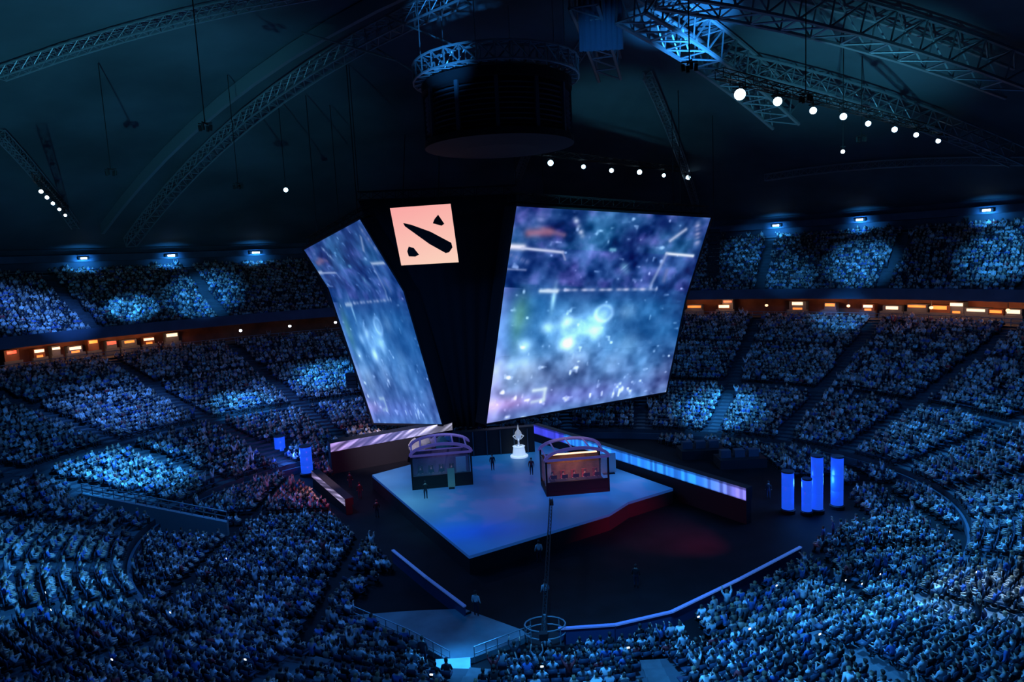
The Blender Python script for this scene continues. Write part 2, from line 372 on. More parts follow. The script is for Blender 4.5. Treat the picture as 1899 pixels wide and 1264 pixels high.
# hanging drum (raised round scoreboard) near the ceiling
D = Vector(at(925, 240, y=68)); DR = 7.2
t = empty('scoreboard_drum', (D.x, D.y, 33.9)); tag(t, 'dark round slatted drum hung high in the middle of the roof', 'scoreboard')
MB().lathe([(DR*.55,0),(DR,0.4),(DR,1.0),(DR*.92,1.0),(DR*.92,5.4),(DR,5.4),(DR,6.2),(DR*.5,6.2)], n=48).build('drum_shell', m_curtain, t)
sl = MB()
for k in range(9): sl.lathe([(DR*.93,1.3+k*.44),(DR*.965,1.35+k*.44),(DR*.93,1.42+k*.44)], n=48)
sl.build('slat_rings', m_wall, t)
for k in range(12):
    a_ = k*math.pi/6; MB().box((DR*.97*math.cos(a_), DR*.97*math.sin(a_), 3.2), (.25,.35,4.3), a_).build('rib', m_wall, t)
rt = MB()
for k in range(32):
    a1, a2_ = 2*math.pi*k/32, 2*math.pi*(k+1)/32
    P1 = [Vector((rr*math.cos(a1), rr*math.sin(a1), z)) for rr, z in ((DR+.7,6.5),(DR-.6,6.5),(DR-.6,8.0),(DR+.7,8.0))]
    P2 = [Vector((rr*math.cos(a2_), rr*math.sin(a2_), z)) for rr, z in ((DR+.7,6.5),(DR-.6,6.5),(DR-.6,8.0),(DR+.7,8.0))]
    for j in range(4): rt.bar(P1[j], P2[j], .11, 5); rt.bar(P1[j], P2[(j+1)%4], .07, 4); rt.bar(P1[j], P1[(j+1)%4], .07, 4)
rt.build('round_truss', m_steel, t)
for k in range(6):
    a_ = k*math.pi/3+.3; x, y = D.x+DR*math.cos(a_), D.y+DR*math.sin(a_)
    MB().bar((DR*math.cos(a_), DR*math.sin(a_), 8), (DR*math.cos(a_), DR*math.sin(a_), roof_z(x,y)-34.1), .05).build('hoist_cable', m_steel, t)
for i, (x1,y1,x2,y2) in enumerate(((560,60,735,112),(715,30,880,100),(690,85,795,150),(545,140,640,75),(770,20,700,60))):
    A = on_roof(x1, y1, 1.2); B_ = at(x2, y2, y=64+i) if i < 3 else on_roof(x2, y2, 2)
    tag(MB().bar(A, B_, .1, 5).build('guy_cable', m_steel, loc=A), ('pale cable from the left ceiling towards the drum, lowest of the long ones','pale cable running down onto the top of the lit drum rim','short pale cable reaching the left side of the drum rim','short dim cable crossing under the pale ones','short cable high at the top left of the drum')[i], 'cable', 'cables by the hanging drum')
# pale drape hanging top middle
d0 = at(1085, 95, y=70); mb = MB(); n = 40; vs = []
for j, z in enumerate((d0.z, roof_z(d0.x, 70)-.3)):
    for i in range(n): vs.append((d0.x-.5+i*.11, 70+.18*math.sin(i*1.3), z))
mb.add(vs, [(i,i+1,n+i+1,n+i) for i in range(n-1)]); o = mb.build('hanging_drape', mat('pale_blue_drape',(0.12,0.2,0.3),.9), loc=(d0.x,70,d0.z), smooth=True)
o.modifiers.new('thickness','SOLIDIFY').thickness = .05
tag(o, 'pleated pale blue drape hanging from the roof beside the drum', 'drape')

# ------------------------------------------------------------------ screens
def vnoise(U, V, sc, seed):
    r = np.random.default_rng(seed); g = r.random((64, 64)); x = U*sc % 63; y = V*sc % 63
    xi, yi = x.astype(int), y.astype(int); fx, fy = x-xi, y-yi; fx = fx*fx*(3-2*fx); fy = fy*fy*(3-2*fy)
    return (g[yi,xi]*(1-fx)+g[yi,xi+1]*fx)*(1-fy) + (g[yi+1,xi]*(1-fx)+g[yi+1,xi+1]*fx)*fy
def fbm(U, V, sc, seed, o=4, asp=1):
    return sum(vnoise(U, V*asp, sc*2**k, seed+k)*.5**(k+1) for k in range(o))/(1-.5**o)
def srgb(c): c = np.asarray(c, float)/255; return np.where(c <= .04045, c/12.92, ((c+.055)/1.055)**2.4)
def screen_image(U, V, seed, left=False):
    """the picture the screens show: dark blue menu above, a bright icy burst below (V down)"""
    n1 = fbm(U, V, 5, seed); n2 = fbm(U, V, 14, seed+10); n3 = fbm(U, V, 30, seed+20, 2)
    col = np.zeros(U.shape+(3,))
    top = np.array([26,60,128.]); mid = np.array([32,92,158.]); bot = np.array([84,118,180.])
    a = np.clip((V-.36)/.1, 0, 1)[...,None]; b = np.clip((V-.62)/.25, 0, 1)[...,None]
    col = top*(1-a)+mid*a; col = col*(1-b)+bot*b
    col += ((n1-.5)*110)[...,None]*np.array([.5,.9,1.]) + ((n2-.5)*70)[...,None]*np.array([.7,.9,1.])
    col[...,1] += 30*(V < .2)*(n1-.3)
    # violet patches
    vi = np.clip(n2*2-1.0, 0, 1)*(V < .38); col += vi[...,None]*np.array([55,18,40.])
    # soft bright burst
    def blob(cx, cy, rx, ry, amp, c):
        g = np.exp(-((U-cx)/rx)**2-((V-cy)/ry)**2)[...,None]; return g*amp*np.array(c)
    col += blob(.40,.60,.17,.12,1,[95,110,110]) * (.4+1.2*n2)[...,None]
    for cx, cy, r_, am in ((.34,.55,.035,120),(.36,.66,.035,170),(.52,.52,.05,80),(.50,.61,.045,110),(.24,.58,.03,110),(.66,.50,.05,60),(.14,.66,.035,110),(.16,.76,.06,80),(.42,.74,.07,60),(.70,.68,.07,50),(.62,.78,.06,40),(.05,.75,.05,60)):
        col += blob(cx, cy, r_, r_*.9, 1, [am,am,am*.9])
    ringd = np.abs(np.hypot((U-.53), (V-.51)*1.1)-.045); col += (np.exp(-(ringd/.012)**2)*60)[...,None]
    col += blob(.10,.52,.05,.09,1,[30,34,-10]) + blob(.09,.57,.03,.12,1,[12,14,-10])
    col += blob(.25,.44,.012,.06,1,[120,130,110])
    col += blob(.09,.92,.12,.03,1,[60,30,30]) + blob(.35,.93,.5,.05,1,[20,0,20])
    # left edge pinkish band
    col += (np.exp(-((U-.01)/.05)**2)*(V > .4)*70)[...,None]*np.array([1,.8,1])
    # crisp sparkles
    col += ((fbm(U,V,22,seed+40,2)-.5)*70)[...,None]*np.array([.8,.9,1.])*(.5+.8*((V>.7)|(V<.4)))[...,None]; sp = np.clip((n3-.70)*6, 0, 1)*(.25+.75*(V > .75))+ np.clip((n3-.80)*7, 0, 1); col += (sp*95)[...,None]
    # interface frame lines
    def line(x1,y1,x2,y2,wd,c,amp=1,dash=0):
        nonlocal col
        dx, dy = x2-x1, y2-y1; L = dx*dx+dy*dy; tt = np.clip(((U-x1)*dx+(V-y1)*dy)/L, 0, 1)
        d = np.hypot(U-x1-tt*dx, V-y1-tt*dy); k = np.exp(-(d/wd)**2)*amp
        if dash: k = k*(.55+.45*np.sin(tt*dash)*np.sin(tt*dash*.37+1))
        k = np.clip(k,0,1)[...,None]; col = col*(1-k)+np.array(c)*k
    line(.0,.20,.06,.20,.016,[235,235,255]); line(.06,.205,.25,.215,.008,[190,200,235]); line(.25,.215,.27,.25,.006,[150,160,210],.7)
    line(.80,.195,.96,.20,.008,[225,235,255]); line(.80,.20,.76,.36,.010,[150,170,220],.7); line(.2,.405,.80,.375,.008,[185,195,235],1,60); line(.18,.41,.26,.408,.010,[200,225,250])
    line(.28,.05,.33,.13,.013,[190,205,240],.9,14); line(.80,.13,.87,.07,.010,[190,200,235],.8); line(.93,.04,.96,.13,.016,[170,170,215],.8,20)
    line(.12,.05,.12,.12,.02,[140,150,220],.7,9); line(.08,.13,.17,.12,.022,[200,110,125],.6); line(.14,.11,.24,.13,.014,[150,110,140],.6)
    line(.01,.24,.09,.27,.012,[120,130,190],.6,30); line(.0,.31,.09,.31,.006,[150,165,215],.6); line(.58,.27,.60,.29,.022,[130,190,225],.8,9); line(.49,.19,.51,.19,.010,[120,190,230],.8)
    line(.22,.875,.28,.875,.009,[190,215,235],.9); line(.28,.875,.28,.93,.009,[190,215,235],.9); line(.22,.93,.28,.925,.009,[190,215,235],.7)
    line(.83,.28,.83,.33,.012,[110,120,175],.6)
    col += blob(.12,.82,.2,.12,1,[45,45,35])
    if left: col = col*.62 + np.array([34,84,160])*.38*(1+.25*(V[...,None]-.5))
    return np.clip(col, 2, 250)
def screen_mesh(rows_pts, nu, nv, seed, parent, off, left=False):
    """rows_pts: list of (v, left point, right point); a facetted LED wall"""
    Vs = np.linspace(0, 1, nv); Us = np.linspace(0, 1, nu); vv = []
    for v in Vs:
        for k in range(len(rows_pts)-1):
            if v <= rows_pts[k+1][0]+1e-9: break
        v0, l0, r0 = rows_pts[k]; v1, l1, r1 = rows_pts[k+1]; f = (v-v0)/(v1-v0)
        l = l0.lerp(l1, f)-off; r = r0.lerp(r1, f)-off; vv.append([tuple(l.lerp(r, u)) for u in Us])
    P = np.array(vv).reshape(-1, 3)
    fs = [(j*nu+i, (j+1)*nu+i, (j+1)*nu+i+1, j*nu+i+1) for j in range(nv-1) for i in range(nu-1)]
    me = bpy.data.meshes.new('screen_face'); me.from_pydata(P.tolist(), [], fs); me.materials.append(m_screen)
    U, V = np.meshgrid(Us, Vs); paint(me, srgb(screen_image(U, V, seed, nu < 200)).reshape(-1,3))
    o = bpy.data.objects.new('screen_face', me); C.objects.link(o); o.parent = parent; return o
def big_screen(rows, seed, label, nu, nv, back):
    base = (rows[-1][1]+rows[-1][2])/2; t = empty('led_screen', base); tag(t, label, 'screen')
    screen_mesh(rows, nu, nv, seed, t, base)
    cab = MB(); fr = MB(); gap = back.normalized()*.12
    for k in range(len(rows)-1):
        _, l0, r0 = rows[k]; _, l1, r1 = rows[k+1]
        for a_ in range(12):
            for b_ in range(12):
                g = lambda u, v: l0.lerp(l1, v).lerp(r0.lerp(r1, v), u)-base+gap
                cab.slab([g(a_/12,b_/12), g((a_+1)/12,b_/12), g((a_+1)/12,(b_+1)/12), g(a_/12,(b_+1)/12)], back)
    cab.build('cabinet', m_black, t)
    for k in range(len(rows)-1):
        for s_ in (1, 2): fr.bar(rows[k][s_]-base, rows[k+1][s_]-base, .16, 5)
    fr.bar(rows[0][1]-base, rows[0][2]-base, .16, 5); fr.bar(rows[-1][1]-base, rows[-1][2]-base, .16, 5)
    fr.build('edge_frame', m_black, t)
    top_l, top_r = rows[0][1]-base+back*.5, rows[0][2]-base+back*.5
    tb = MB(); truss_bar(tb, top_l+Vector((0,0,1)), top_r+Vector((0,0,1)), 1.0, 1.6, .07, .035); tb.build('header_truss', m_black, t)
    for f in (.15, .85):
        p = top_l.lerp(top_r, f)+Vector((0,0,1.4)); q = p+base
        MB().bar(p, (p.x, p.y, roof_z(q.x, q.y)-base.z-.3), .06).build('hoist_cable', m_black, t)
    return t
R_ROWS = [(0, at(956,380,y=80), at(1320,402,y=95)), (.42, at(932,540,y=80), at(1272,555,y=94)), (1, at(900,787,y=80), at(1236,728,y=92))]
big_screen(R_ROWS, 3, 'large wide hanging screen right of centre showing an icy blue burst', 240, 260, Vector((-1.2, 1.5, 0)))
L_ROWS = [(0, at(562,462,y=93), at(668,404,y=84)), (.33, at(608,535,y=91), at(750,540,y=83)), (1, at(692,786,y=85.5), at(822,788,y=82))]
big_screen(L_ROWS, 3, 'narrow hanging screen left of centre, seen edge-on and leaning outward', 130, 260, Vector((1.5, 1.5, 0)))
# dark drape between the screens
q = [at(664,372,y=86), at(958,360,y=82), at(902,792,y=82), at(820,792,y=84)]
n = 46; vs = []; fs = []
for j in range(9):
    l = q[0].lerp(q[3], j/8); r = q[1].lerp(q[2], j/8)
    for i in range(n):
        p = l.lerp(r, i/(n-1)); vs.append((p.x, p.y+.25+.15*math.sin(i*1.1), p.z))
fs = [(j*n+i, j*n+i+1, (j+1)*n+i+1, (j+1)*n+i) for j in range(8) for i in range(n-1)]
o = MB().add(vs, fs).build('masking_drape', m_curtain, loc=q[3], smooth=True); o.modifiers.new('thickness','SOLIDIFY').thickness = .1
tag(o, 'tall black drape tapering downward between the two hanging screens', 'drape')
tr = MB(); truss_bar(tr, q[0]+Vector((0,.6,.6)), q[1]+Vector((0,.6,.6)), 1.0, 1.6, .07, .035)
tag(tr.build('drape_truss', m_black, loc=q[0]), 'black truss from which the tapering drape hangs', 'truss')
for s_ in (0, 1):
    tag(MB().bar(q[s_]+Vector((0,.6,1)), (q[s_].x, q[s_].y+.6, roof_z(q[s_].x, q[s_].y)-.3), .05).build('hoist_cable', m_black, loc=q[s_]+Vector((0,.6,1))), ('cable to the roof at the left end of the drape truss', 'cable to the roof at the right end of the drape truss')[s_], 'cable')
# the square emblem sign
LQ = [at(724,386,y=78), at(836,378,y=78), at(851,486,y=78), at(745,492,y=78)]
t = empty('emblem_sign', LQ[3]); tag(t, 'glowing salmon pink square sign with a dark slash emblem', 'sign')
def lq(u, v, dy=0):
    p = LQ[0].lerp(LQ[1], u).lerp(LQ[3].lerp(LQ[2], u), v)-LQ[3]; return Vector((p.x, p.y-dy, p.z))
g = 24; vs = []; cols = []
for j in range(g+1):
    for i in range(g+1):
        u, v = i/g, j/g; e = 0.012*math.sin(u*9+v*5); vs.append(lq(u, v, .31)); k = np.clip(.2*u+.8*v, 0, 1)
        cols.append(srgb(np.array([252,168,165])*(1-k)+np.array([253,212,190])*k))
me = bpy.data.meshes.new('sign_face'); me.from_pydata([tuple(v) for v in vs], [], [(j*(g+1)+i, (j+1)*(g+1)+i, (j+1)*(g+1)+i+1, j*(g+1)+i+1) for j in range(g) for i in range(g)])
me.materials.append(mat('sign_glow', (.1,.05,.05), .5, attr='emit', es=.98)); paint(me, np.array(cols)); o = bpy.data.objects.new('sign_face', me); C.objects.link(o); o.parent = t
MB().slab([lq(0,0,.3), lq(1,0,.3), lq(1,1,.3), lq(0,1,.3)], (0,.6,0)).build('sign_case', m_black, t)
def emblem(poly):
    n = len(poly); vs = [lq(u, v, .38) for u, v in poly]+[lq(u, v, .30) for u, v in poly]
    return MB().add(vs, [tuple(range(n)), tuple(range(2*n-1,n-1,-1))]+[(i,n+i,n+(i+1)%n,(i+1)%n) for i in range(n)])
m_mark = mat('dark_emblem', (0.02,0.008,0.008), .6)
emblem([(.17,.27),(.30,.31),(.60,.45),(.92,.66),(.93,.74),(.86,.82),(.80,.83),(.55,.66),(.33,.46),(.19,.33)]).build('emblem_slash', m_mark, t)
emblem([(.77,.17),(.85,.33),(.80,.36),(.66,.31),(.70,.24)]).build('emblem_wedge', m_mark, t)
emblem([(.19,.68),(.27,.71),(.34,.83),(.27,.86),(.16,.85),(.15,.76)]).build('emblem_wedge', m_mark, t)
for u in (.2, .8):
    p = lq(u, 0, 0); MB().bar(p, (p.x, p.y+6, 9+p.z), .05).build('hanging_rod', m_black, t)
# hanging loudspeaker stacks beside the screens
for px, py, yy, lb in ((1256,702,99,'black hanging loudspeaker stack beside the lower right of the large screen'),(652,706,96,'black hanging loudspeaker stack left of the narrow screen'),(1325,480,99,'tall black loudspeaker column beside the top right of the large screen')):
    p = at(px, py, y=yy); t = empty('loudspeaker_stack', p); tag(t, lb, 'loudspeaker')
    kk = 4 if py > 600 else 12
    for k in range(kk):
        c = MB().box((0, .06*k, -k*.56+(.9 if kk == 4 else 4)), (1.5, .9, .5)); bevel(c.build('cabinet', m_black, t), .05)
    MB().bar((0,0,1.4 if kk == 4 else 4.4), (0,0,roof_z(p.x,p.y)-p.z-.3), .05).build('hoist_cable', m_black, t)

# ------------------------------------------------------------------ stage
SZ = 1.5
st = [at(x, y, z=SZ) for x, y in ((690,880),(770,948),(870,1030),(1130,952),(1165,930),(1248,905),(1120,860),(985,812),(870,832))]
t = empty('stage_platform', (st[2].x, st[2].y, 0)); tag(t, 'raised diamond shaped stage with a glowing blue floor', 'stage')
o0 = Vector((st[2].x, st[2].y, 0)); poly = [(p.x-o0.x, p.y-o0.y) for p in st]
MB().prism(poly, 0, SZ-.25).build('stage_skirt', m_black, t)
MB().prism([((x-0)*1.0, y) for x, y in poly], SZ-.25, SZ-.02).build('edge_band', mat('dim_blue_edge', (.03,.08,.2), .4, emit=(.01,.07,.3), es=.5), t)
bm = bmesh.new(); vv = [bm.verts.new((x, y, 0)) for x, y in poly]; bm.faces.new(vv)
xs = [p[0] for p in poly]; ys = [p[1] for p in poly]
for k in range(1, 64):
    x = min(xs)+(max(xs)-min(xs))*k/64; bmesh.ops.bisect_plane(bm, geom=bm.verts[:]+bm.edges[:]+bm.faces[:], plane_co=(x,0,0), plane_no=(1,0,0))
    y = min(ys)+(max(ys)-min(ys))*k/64; bmesh.ops.bisect_plane(bm, geom=bm.verts[:]+bm.edges[:]+bm.faces[:], plane_co=(0,y,0), plane_no=(0,1,0))
me = bpy.data.meshes.new('led_floor'); bm.to_mesh(me); bm.free(); me.materials.append(m_deck)
P = np.array([v.co[:] for v in me.vertices]); U = (P[:,0]-min(xs))/(max(xs)-min(xs)); V = (P[:,1]-min(ys))/(max(ys)-min(ys))
pp = np.array([project(Vector((x+o0.x, y+o0.y, SZ))) for x, y in P[:,:2]]) if False else None
base = np.array([10,58,125.])[None]*np.ones((len(P),1))
def gb(u, v, ru, rv, c): return np.exp(-((U-u)/ru)**2-((V-v)/rv)**2)[:,None]*np.array(c)
base += gb(.17,.36,.14,.16,[50,70,50]) + gb(.05,.62,.1,.16,[60,70,75]) + gb(.33,.10,.15,.15,[0,25,60]) + gb(.46,.38,.14,.2,[15,-8,-10]) + gb(.72,.36,.2,.10,[15,35,60]) + gb(.9,.5,.12,.1,[40,60,80]) + gb(.5,.8,.15,.15,[15,40,40]) + gb(.40,.14,.2,.06,[-10,-10,30])
nn = fbm(U, V, 9, 91); base *= (.8+.4*nn)[:,None]; base[:, 0] += 20*(nn > .62)
paint(me, srgb(np.clip(base,0,230))*.8); o = bpy.data.objects.new('led_floor', me); C.objects.link(o); o.parent = t; o.location = (0,0,SZ)
# steps at the stage corner
# player booths -------------------------------------------------------
def person_parts(): pass
# --- bodies grown from joints
def skin_body(joints, edges, subd):
    me = bpy.data.meshes.new('body'); me.from_pydata([j[:3] for j in joints], edges, [])
    o = bpy.data.objects.new('body', me); C.objects.link(o); m = o.modifiers.new('s', 'SKIN')
    for i, j in enumerate(joints):
        r = j[3]; me.skin_vertices[0].data[i].radius = r if isinstance(r, tuple) else (r, r)
    me.skin_vertices[0].data[0].use_root = True
    if subd: sm = o.modifiers.new('d', 'SUBSURF'); sm.levels = subd; sm.render_levels = subd
    dg = bpy.context.evaluated_depsgraph_get(); ev = o.evaluated_get(dg); out = bpy.data.meshes.new_from_object(ev)
    bpy.data.objects.remove(o); bpy.data.meshes.remove(me); return out
def pose(kind):
    """joints of a person facing +Y, origin on the floor under the hips"""
    sit = kind in ('sit', 'lean', 'clap', 'desk', 'phone')
    hz = .50 if sit else .95
    ly = {'lean': .14, 'desk': .10}.get(kind, -.02)
    J = [(0,0,hz,(.17,.12)), (0,ly*.4,hz+.2,(.15,.11)), (0,ly,hz+.42,(.19,.12)), (0,ly+.01,hz+.53,(.07,.07)), (0,ly+.03,hz+.63,(.085,.095)), (0,ly+.02,hz+.76,(.07,.085))]
    E = [(0,1),(1,2),(2,3),(3,4),(4,5)]
    for s in (-1, 1):
        b = len(J)
        sh = (s*.2, ly, hz+.44)
        if kind == 'clap': el = (s*.30, ly+.12, hz+.24); ha = (s*.05, ly+.33, hz+.40)
        elif kind == 'cheer': el = (s*.34, ly+.05, hz+.66); ha = (s*.30, ly+.10, hz+.96)
        elif kind == 'phone' and s > 0: el = (.28, ly+.16, hz+.30); ha = (.14, ly+.34, hz+.62)
        elif kind == 'desk': el = (s*.30, ly+.10, hz+.20); ha = (s*.16, ly+.38, hz+.24)
        elif sit: el = (s*.28, ly+.06, hz+.17); ha = (s*.14, ly+.30, hz+.12)
        else: el = (s*.27, -.02, hz+.16); ha = (s*.27, .10, hz-.08)
        J += [(*sh,.075), (*el,.05), (ha[0],ha[1],ha[2],.038), (ha[0]-s*.01,ha[1]+.09,ha[2]+.01,.035)]; E += [(2,b),(b,b+1),(b+1,b+2),(b+2,b+3)]
        b = len(J)
        if sit: J += [(s*.11,.06,hz-.01,.095), (s*.14,.44,hz-.0,.07), (s*.14,.42,.09,.05), (s*.15,.60,.05,.045)]
        else: J += [(s*.10,0,hz-.06,.10), (s*.11,.03,.50,.07), (s*.11,-.02,.09,.05), (s*.13,.13,.05,.045)]
        E += [(0,b),(b,b+1),(b+1,b+2),(b+2,b+3)]
    return J, E, hz, ly
TEMPL = {}
def template(kind, subd):
    if (kind, subd) in TEMPL: return TEMPL[(kind, subd)]
    J, E, hz, ly = pose(kind); me = skin_body(J, E, subd)
    nv = len(me.vertices); co_ = np.zeros(nv*3); me.vertices.foreach_get('co', co_); co_ = co_.reshape(-1,3)
    # nearest joint decides clothing
    JP = np.array([j[:3] for j in J]); idx = np.argmin(((co_[:,None,:]-JP[None])**2).sum(2), 1)
    reg = np.zeros(nv, int)      # 0 top 1 skin 2 trousers 3 shoes
    for i in range(len(J)):
        k = 0
        if i in (3,4,5): k = 1
        elif i == 0: k = 2
        elif i > 5:
            r = (i-6) % 8
            k = (0,0,1,1,2,2,3,3)[r]
        reg[idx == i] = k
    # hair on the low-detail figure: back and top of the head
    hair = (idx >= 4) & (idx <= 5) & ((co_[:,2] > hz+.74) | (co_[:,1] < ly-.02))
    if subd:   # nose, chin and brow on the detailed figure
        f = (co_[:,1] > ly+.09) & (idx >= 4) & (idx <= 5)
        k = np.exp(-((co_[:,0])/.022)**2 - ((co_[:,2]-(hz+.655))/.03)**2)*f; co_[:,1] += k*.03
        k2 = sum(np.exp(-((co_[:,0]-s*.035)/.02)**2 - ((co_[:,2]-(hz+.69))/.02)**2) for s in (-1,1))*f; co_[:,1] -= k2*.012
        me.vertices.foreach_set('co', co_.ravel())
    else: reg[hair] = 4
    TEMPL[(kind, subd)] = (me, co_.copy(), reg, hz, ly); return TEMPL[(kind, subd)]
def hair_mesh(hz, ly, m=None):
    bm = bmesh.new(); bmesh.ops.create_uvsphere(bm, u_segments=12, v_segments=8, radius=1)
    for v in bm.verts:
        x, y, z = v.co; f = 1.0
        if y > .25 and z < .35: f = .80
        v.co = (x*.105*f, ly-.005+y*.125*f, hz+.745+z*.125*(1 if z > 0 else 1.15)*f)
    me = bpy.data.meshes.new('hair'); bm.to_mesh(me); bm.free(); me.shade_smooth(); me.materials.append(m or m_hair); return me
TOPS = {'pale': (0.62,0.66,0.72), 'white': (0.80,0.80,0.82), 'grey': (0.26,0.28,0.32), 'dark': (0.03,0.035,0.05), 'blue': (0.06,0.14,0.40), 'red': (0.35,0.04,0.05), 'black': (0.012,0.012,0.016)}
mt = {k: mat(k+'_shirt', v, .85) for k, v in TOPS.items()}; m_shoe = mat('dark_shoe', (.02,.02,.022), .5)
PM = {}
def person_mesh(kind, top):
    if (kind, top) not in PM:
        me0, co_, reg, hz, ly = template(kind, 1); me = me0.copy(); me.name = 'person'; me.materials.clear()
        for m in (mt[top], m_skin, m_trou, m_shoe): me.materials.append(m)
        for p in me.polygons:
            r = [reg[v] for v in p.vertices]; p.material_index = max(set(r), key=r.count); p.use_smooth = True
        PM[(kind, top)] = (me, hair_mesh(hz, ly))
    return PM[(kind, top)]
def person(kind, top, loc, rz, label, group=None, scale=1.0, hair=True):
    me, hm = person_mesh(kind, top); o = bpy.data.objects.new('person', me); C.objects.link(o)
    o.location = loc; o.rotation_euler = (0,0,rz); o.scale = (scale,)*3
    if hair: h = bpy.data.objects.new('hair', hm); C.objects.link(h); h.parent = o
    return tag(o, label, 'person', group)

def booth(c, rz, side, warm):
    """glazed player booth: base, posts, canopy, glass, desk"""
    t = empty('player_booth', c, rz); bw, bd, bh = 6.0, 3.6, 3.3
    tag(t, f"{'dark glazed player booth with violet canopy standing nearer the left stage corner' if side=='left' else 'glazed player booth with warm lit interior on the right half of the stage'}", 'booth')
    MB().box((0,0,.2), (bw,bd,.4)).build('base', m_black, t)
    for sx in (-1,1):
        for sy in (-1,1): MB().box((sx*(bw/2-.08), sy*(bd/2-.08), bh/2+.2), (.16,.16,bh)).build('post', m_black, t)
    MB().box((0,-bd/2+.06,.85), (bw-.3,.08,.9)).build('front_panel', m_black, t)
    MB().box((0,-bd/2+.06,2.2), (bw-.3,.03,1.75)).build('front_glass', m_glass, t)
    for sx in (-1,1): MB().box((sx*(bw/2-.06),0,2.0), (.03,bd-.3,2.2)).build('side_glass', m_glass, t)
    rim = MB(); n = 22   # arched canopy rim
    pr = []
    for i in range(n+1):
        a_ = math.pi*i/n; pr.append(Vector((-bw/2*math.cos(a_), 0, bh+.1+1.0*math.sin(a_))))
    for yy in (-bd/2, bd/2):
        for i in range(n): rim.bar(pr[i]+Vector((0,yy,0)), pr[i+1]+Vector((0,yy,0)), .16, 6)
    for i in range(2, n-1, 4): rim.bar(pr[i]+Vector((0,-bd/2,0)), pr[i]+Vector((0,bd/2,0)), .08, 5)
    rim.bar(pr[0]+Vector((0,-bd/2,0)), pr[-1]+Vector((0,-bd/2,0)), .12, 6)
    rim.build('canopy_frame', m_purple, t)
    MB().box((0,bd/2-.1,1.7), (bw-.3,.08,2.6)).build('back_panel', mat(side+'_booth_back', (.22,.10,.06) if warm else (.07,.06,.13), .7, noise=.5, nscale=1.2), t)
    lamp = MB().box((0,.2,bh+.05), (bw-1.4,.25,.08)).build('ceiling_lamp', m_warm if warm else m_purple, t)
    MB().box((0,-.9,1.15), (bw-1.0,.7,.06)).build('desk_top', m_black, t)
    R = Matrix.Rotation(rz, 3, 'Z')
    for k in range(5):
        x = -2.1+k*1.05; q = Vector(c)+R@Vector((x, .1, .4)); ordn = ('first','second','middle','fourth','last')[k]
        person('desk', 'red' if warm else 'dark', q, rz+math.pi, f"player in {'red' if warm else 'dark'} shirt at the desk of the {side} booth, {ordn} from its left", f'players in the {side} booth')
        ch = empty('gaming_chair', q, rz+math.pi); tag(ch, f"dark high-backed chair in the {side} booth, {ordn} from its left", 'chair', f'chairs in the {side} booth')
        bevel(MB().box((0,.06,.38), (.5,.5,.08)).build('seat', m_black, ch), .02)
        bevel(MB().box((0,-.26,.85), (.5,.10,.95)).build('backrest', mat('chair_red',(.25,.03,.02),.5) if warm else m_black, ch), .03)
        MB().bar((0,.05,.02), (0,.05,.36), .04).bar((0,.05,.02), (.25,.2,.02), .03).bar((0,.05,.02), (-.25,.2,.02), .03).bar((0,.05,.02), (0,-.22,.02), .03).build('pedestal', m_black, ch)
        q2 = Vector(c)+R@Vector((x, -.95, 1.18)); mo = empty('monitor', q2, rz); tag(mo, f"computer monitor on the desk of the {side} booth, {ordn} from its left", 'monitor', f'monitors in the {side} booth')
        MB().box((0,0,.34), (.56,.04,.34)).build('casing', m_black, mo); MB().box((0,.024,.34), (.52,.008,.30)).build('display', m_glow, mo)
        MB().box((0,0,.01), (.24,.18,.02)).bar((0,0,.02), (0,0,.2), .02).build('stand', m_black, mo)
    return t
bL = at(818,900,z=SZ); bR = at(1068,912,z=SZ)
booth((bL.x, bL.y+1.2, SZ), math.radians(8), 'left', False)
booth((bR.x, bR.y+1.2, SZ), math.radians(6), 'right', True)
l = spot(Vector((bR.x, bR.y+.6, SZ+3.3)), (bR.x, bR.y+1.4, SZ), 260, (1.0,0.5,0.3), 150)
l = spot(Vector((bL.x, bL.y+.6, SZ+3.3)), (bL.x, bL.y+1.4, SZ), 120, (0.6,0.4,1.0), 150)
for px, py, wd, hh, lb in ((857,895,1.0,2.6,'tall white upright banner at the right side of the left booth'),(838,905,.7,1.9,'shorter greyish upright banner beside the taller white one'),(1129,878,1.5,2.0,'wide white panel off the right corner of the right booth'),(1018,908,.6,2.4,'narrow white upright banner at the left side of the right booth')):
    p = at(px, py, z=SZ); t = empty('upright_banner', p, .1); tag(t, lb, 'banner')
    MB().box((0,0,hh/2+.12), (wd,.06,hh)).build('banner_face', m_white if 'grey' not in lb else mat('greyish_panel',(.35,.36,.3),.6), t)
    MB().box((0,0,.05), (wd*.8,.5,.1)).build('foot', m_black, t)
# trophy on its plinth
p = at(963,846,z=SZ); t = empty('trophy', p+Vector((0,0,1.2))); tag(t, 'bright silver trophy on the lit plinth at the back of the stage', 'trophy')
MB().lathe([(.35,0),(.35,.08),(.12,.16),(.08,.5),(.14,.75),(.32,1.0),(.40,1.35),(.34,1.6),(.12,1.9),(.05,2.3),(.0,2.5)]).build('cup', m_silver, t, True)
for s_ in (-1,1): MB().bar((s_*.36,0,1.3), (s_*.62,0,1.15), .05).bar((s_*.62,0,1.15), (s_*.22,0,.75), .05).build('handle', m_silver, t)
t2 = tag(MB().lathe([(1.0,0),(1.0,.15),(.75,.2),(.62,1.1),(.7,1.2),(0,1.2)], n=20).build('trophy_plinth', m_glow, loc=None), 'pale glowing round plinth under the trophy', 'plinth'); t2.location = p
person('stand', 'dark', at(914,872,z=SZ), math.radians(190), 'person in dark clothes standing on the stage left of the trophy')
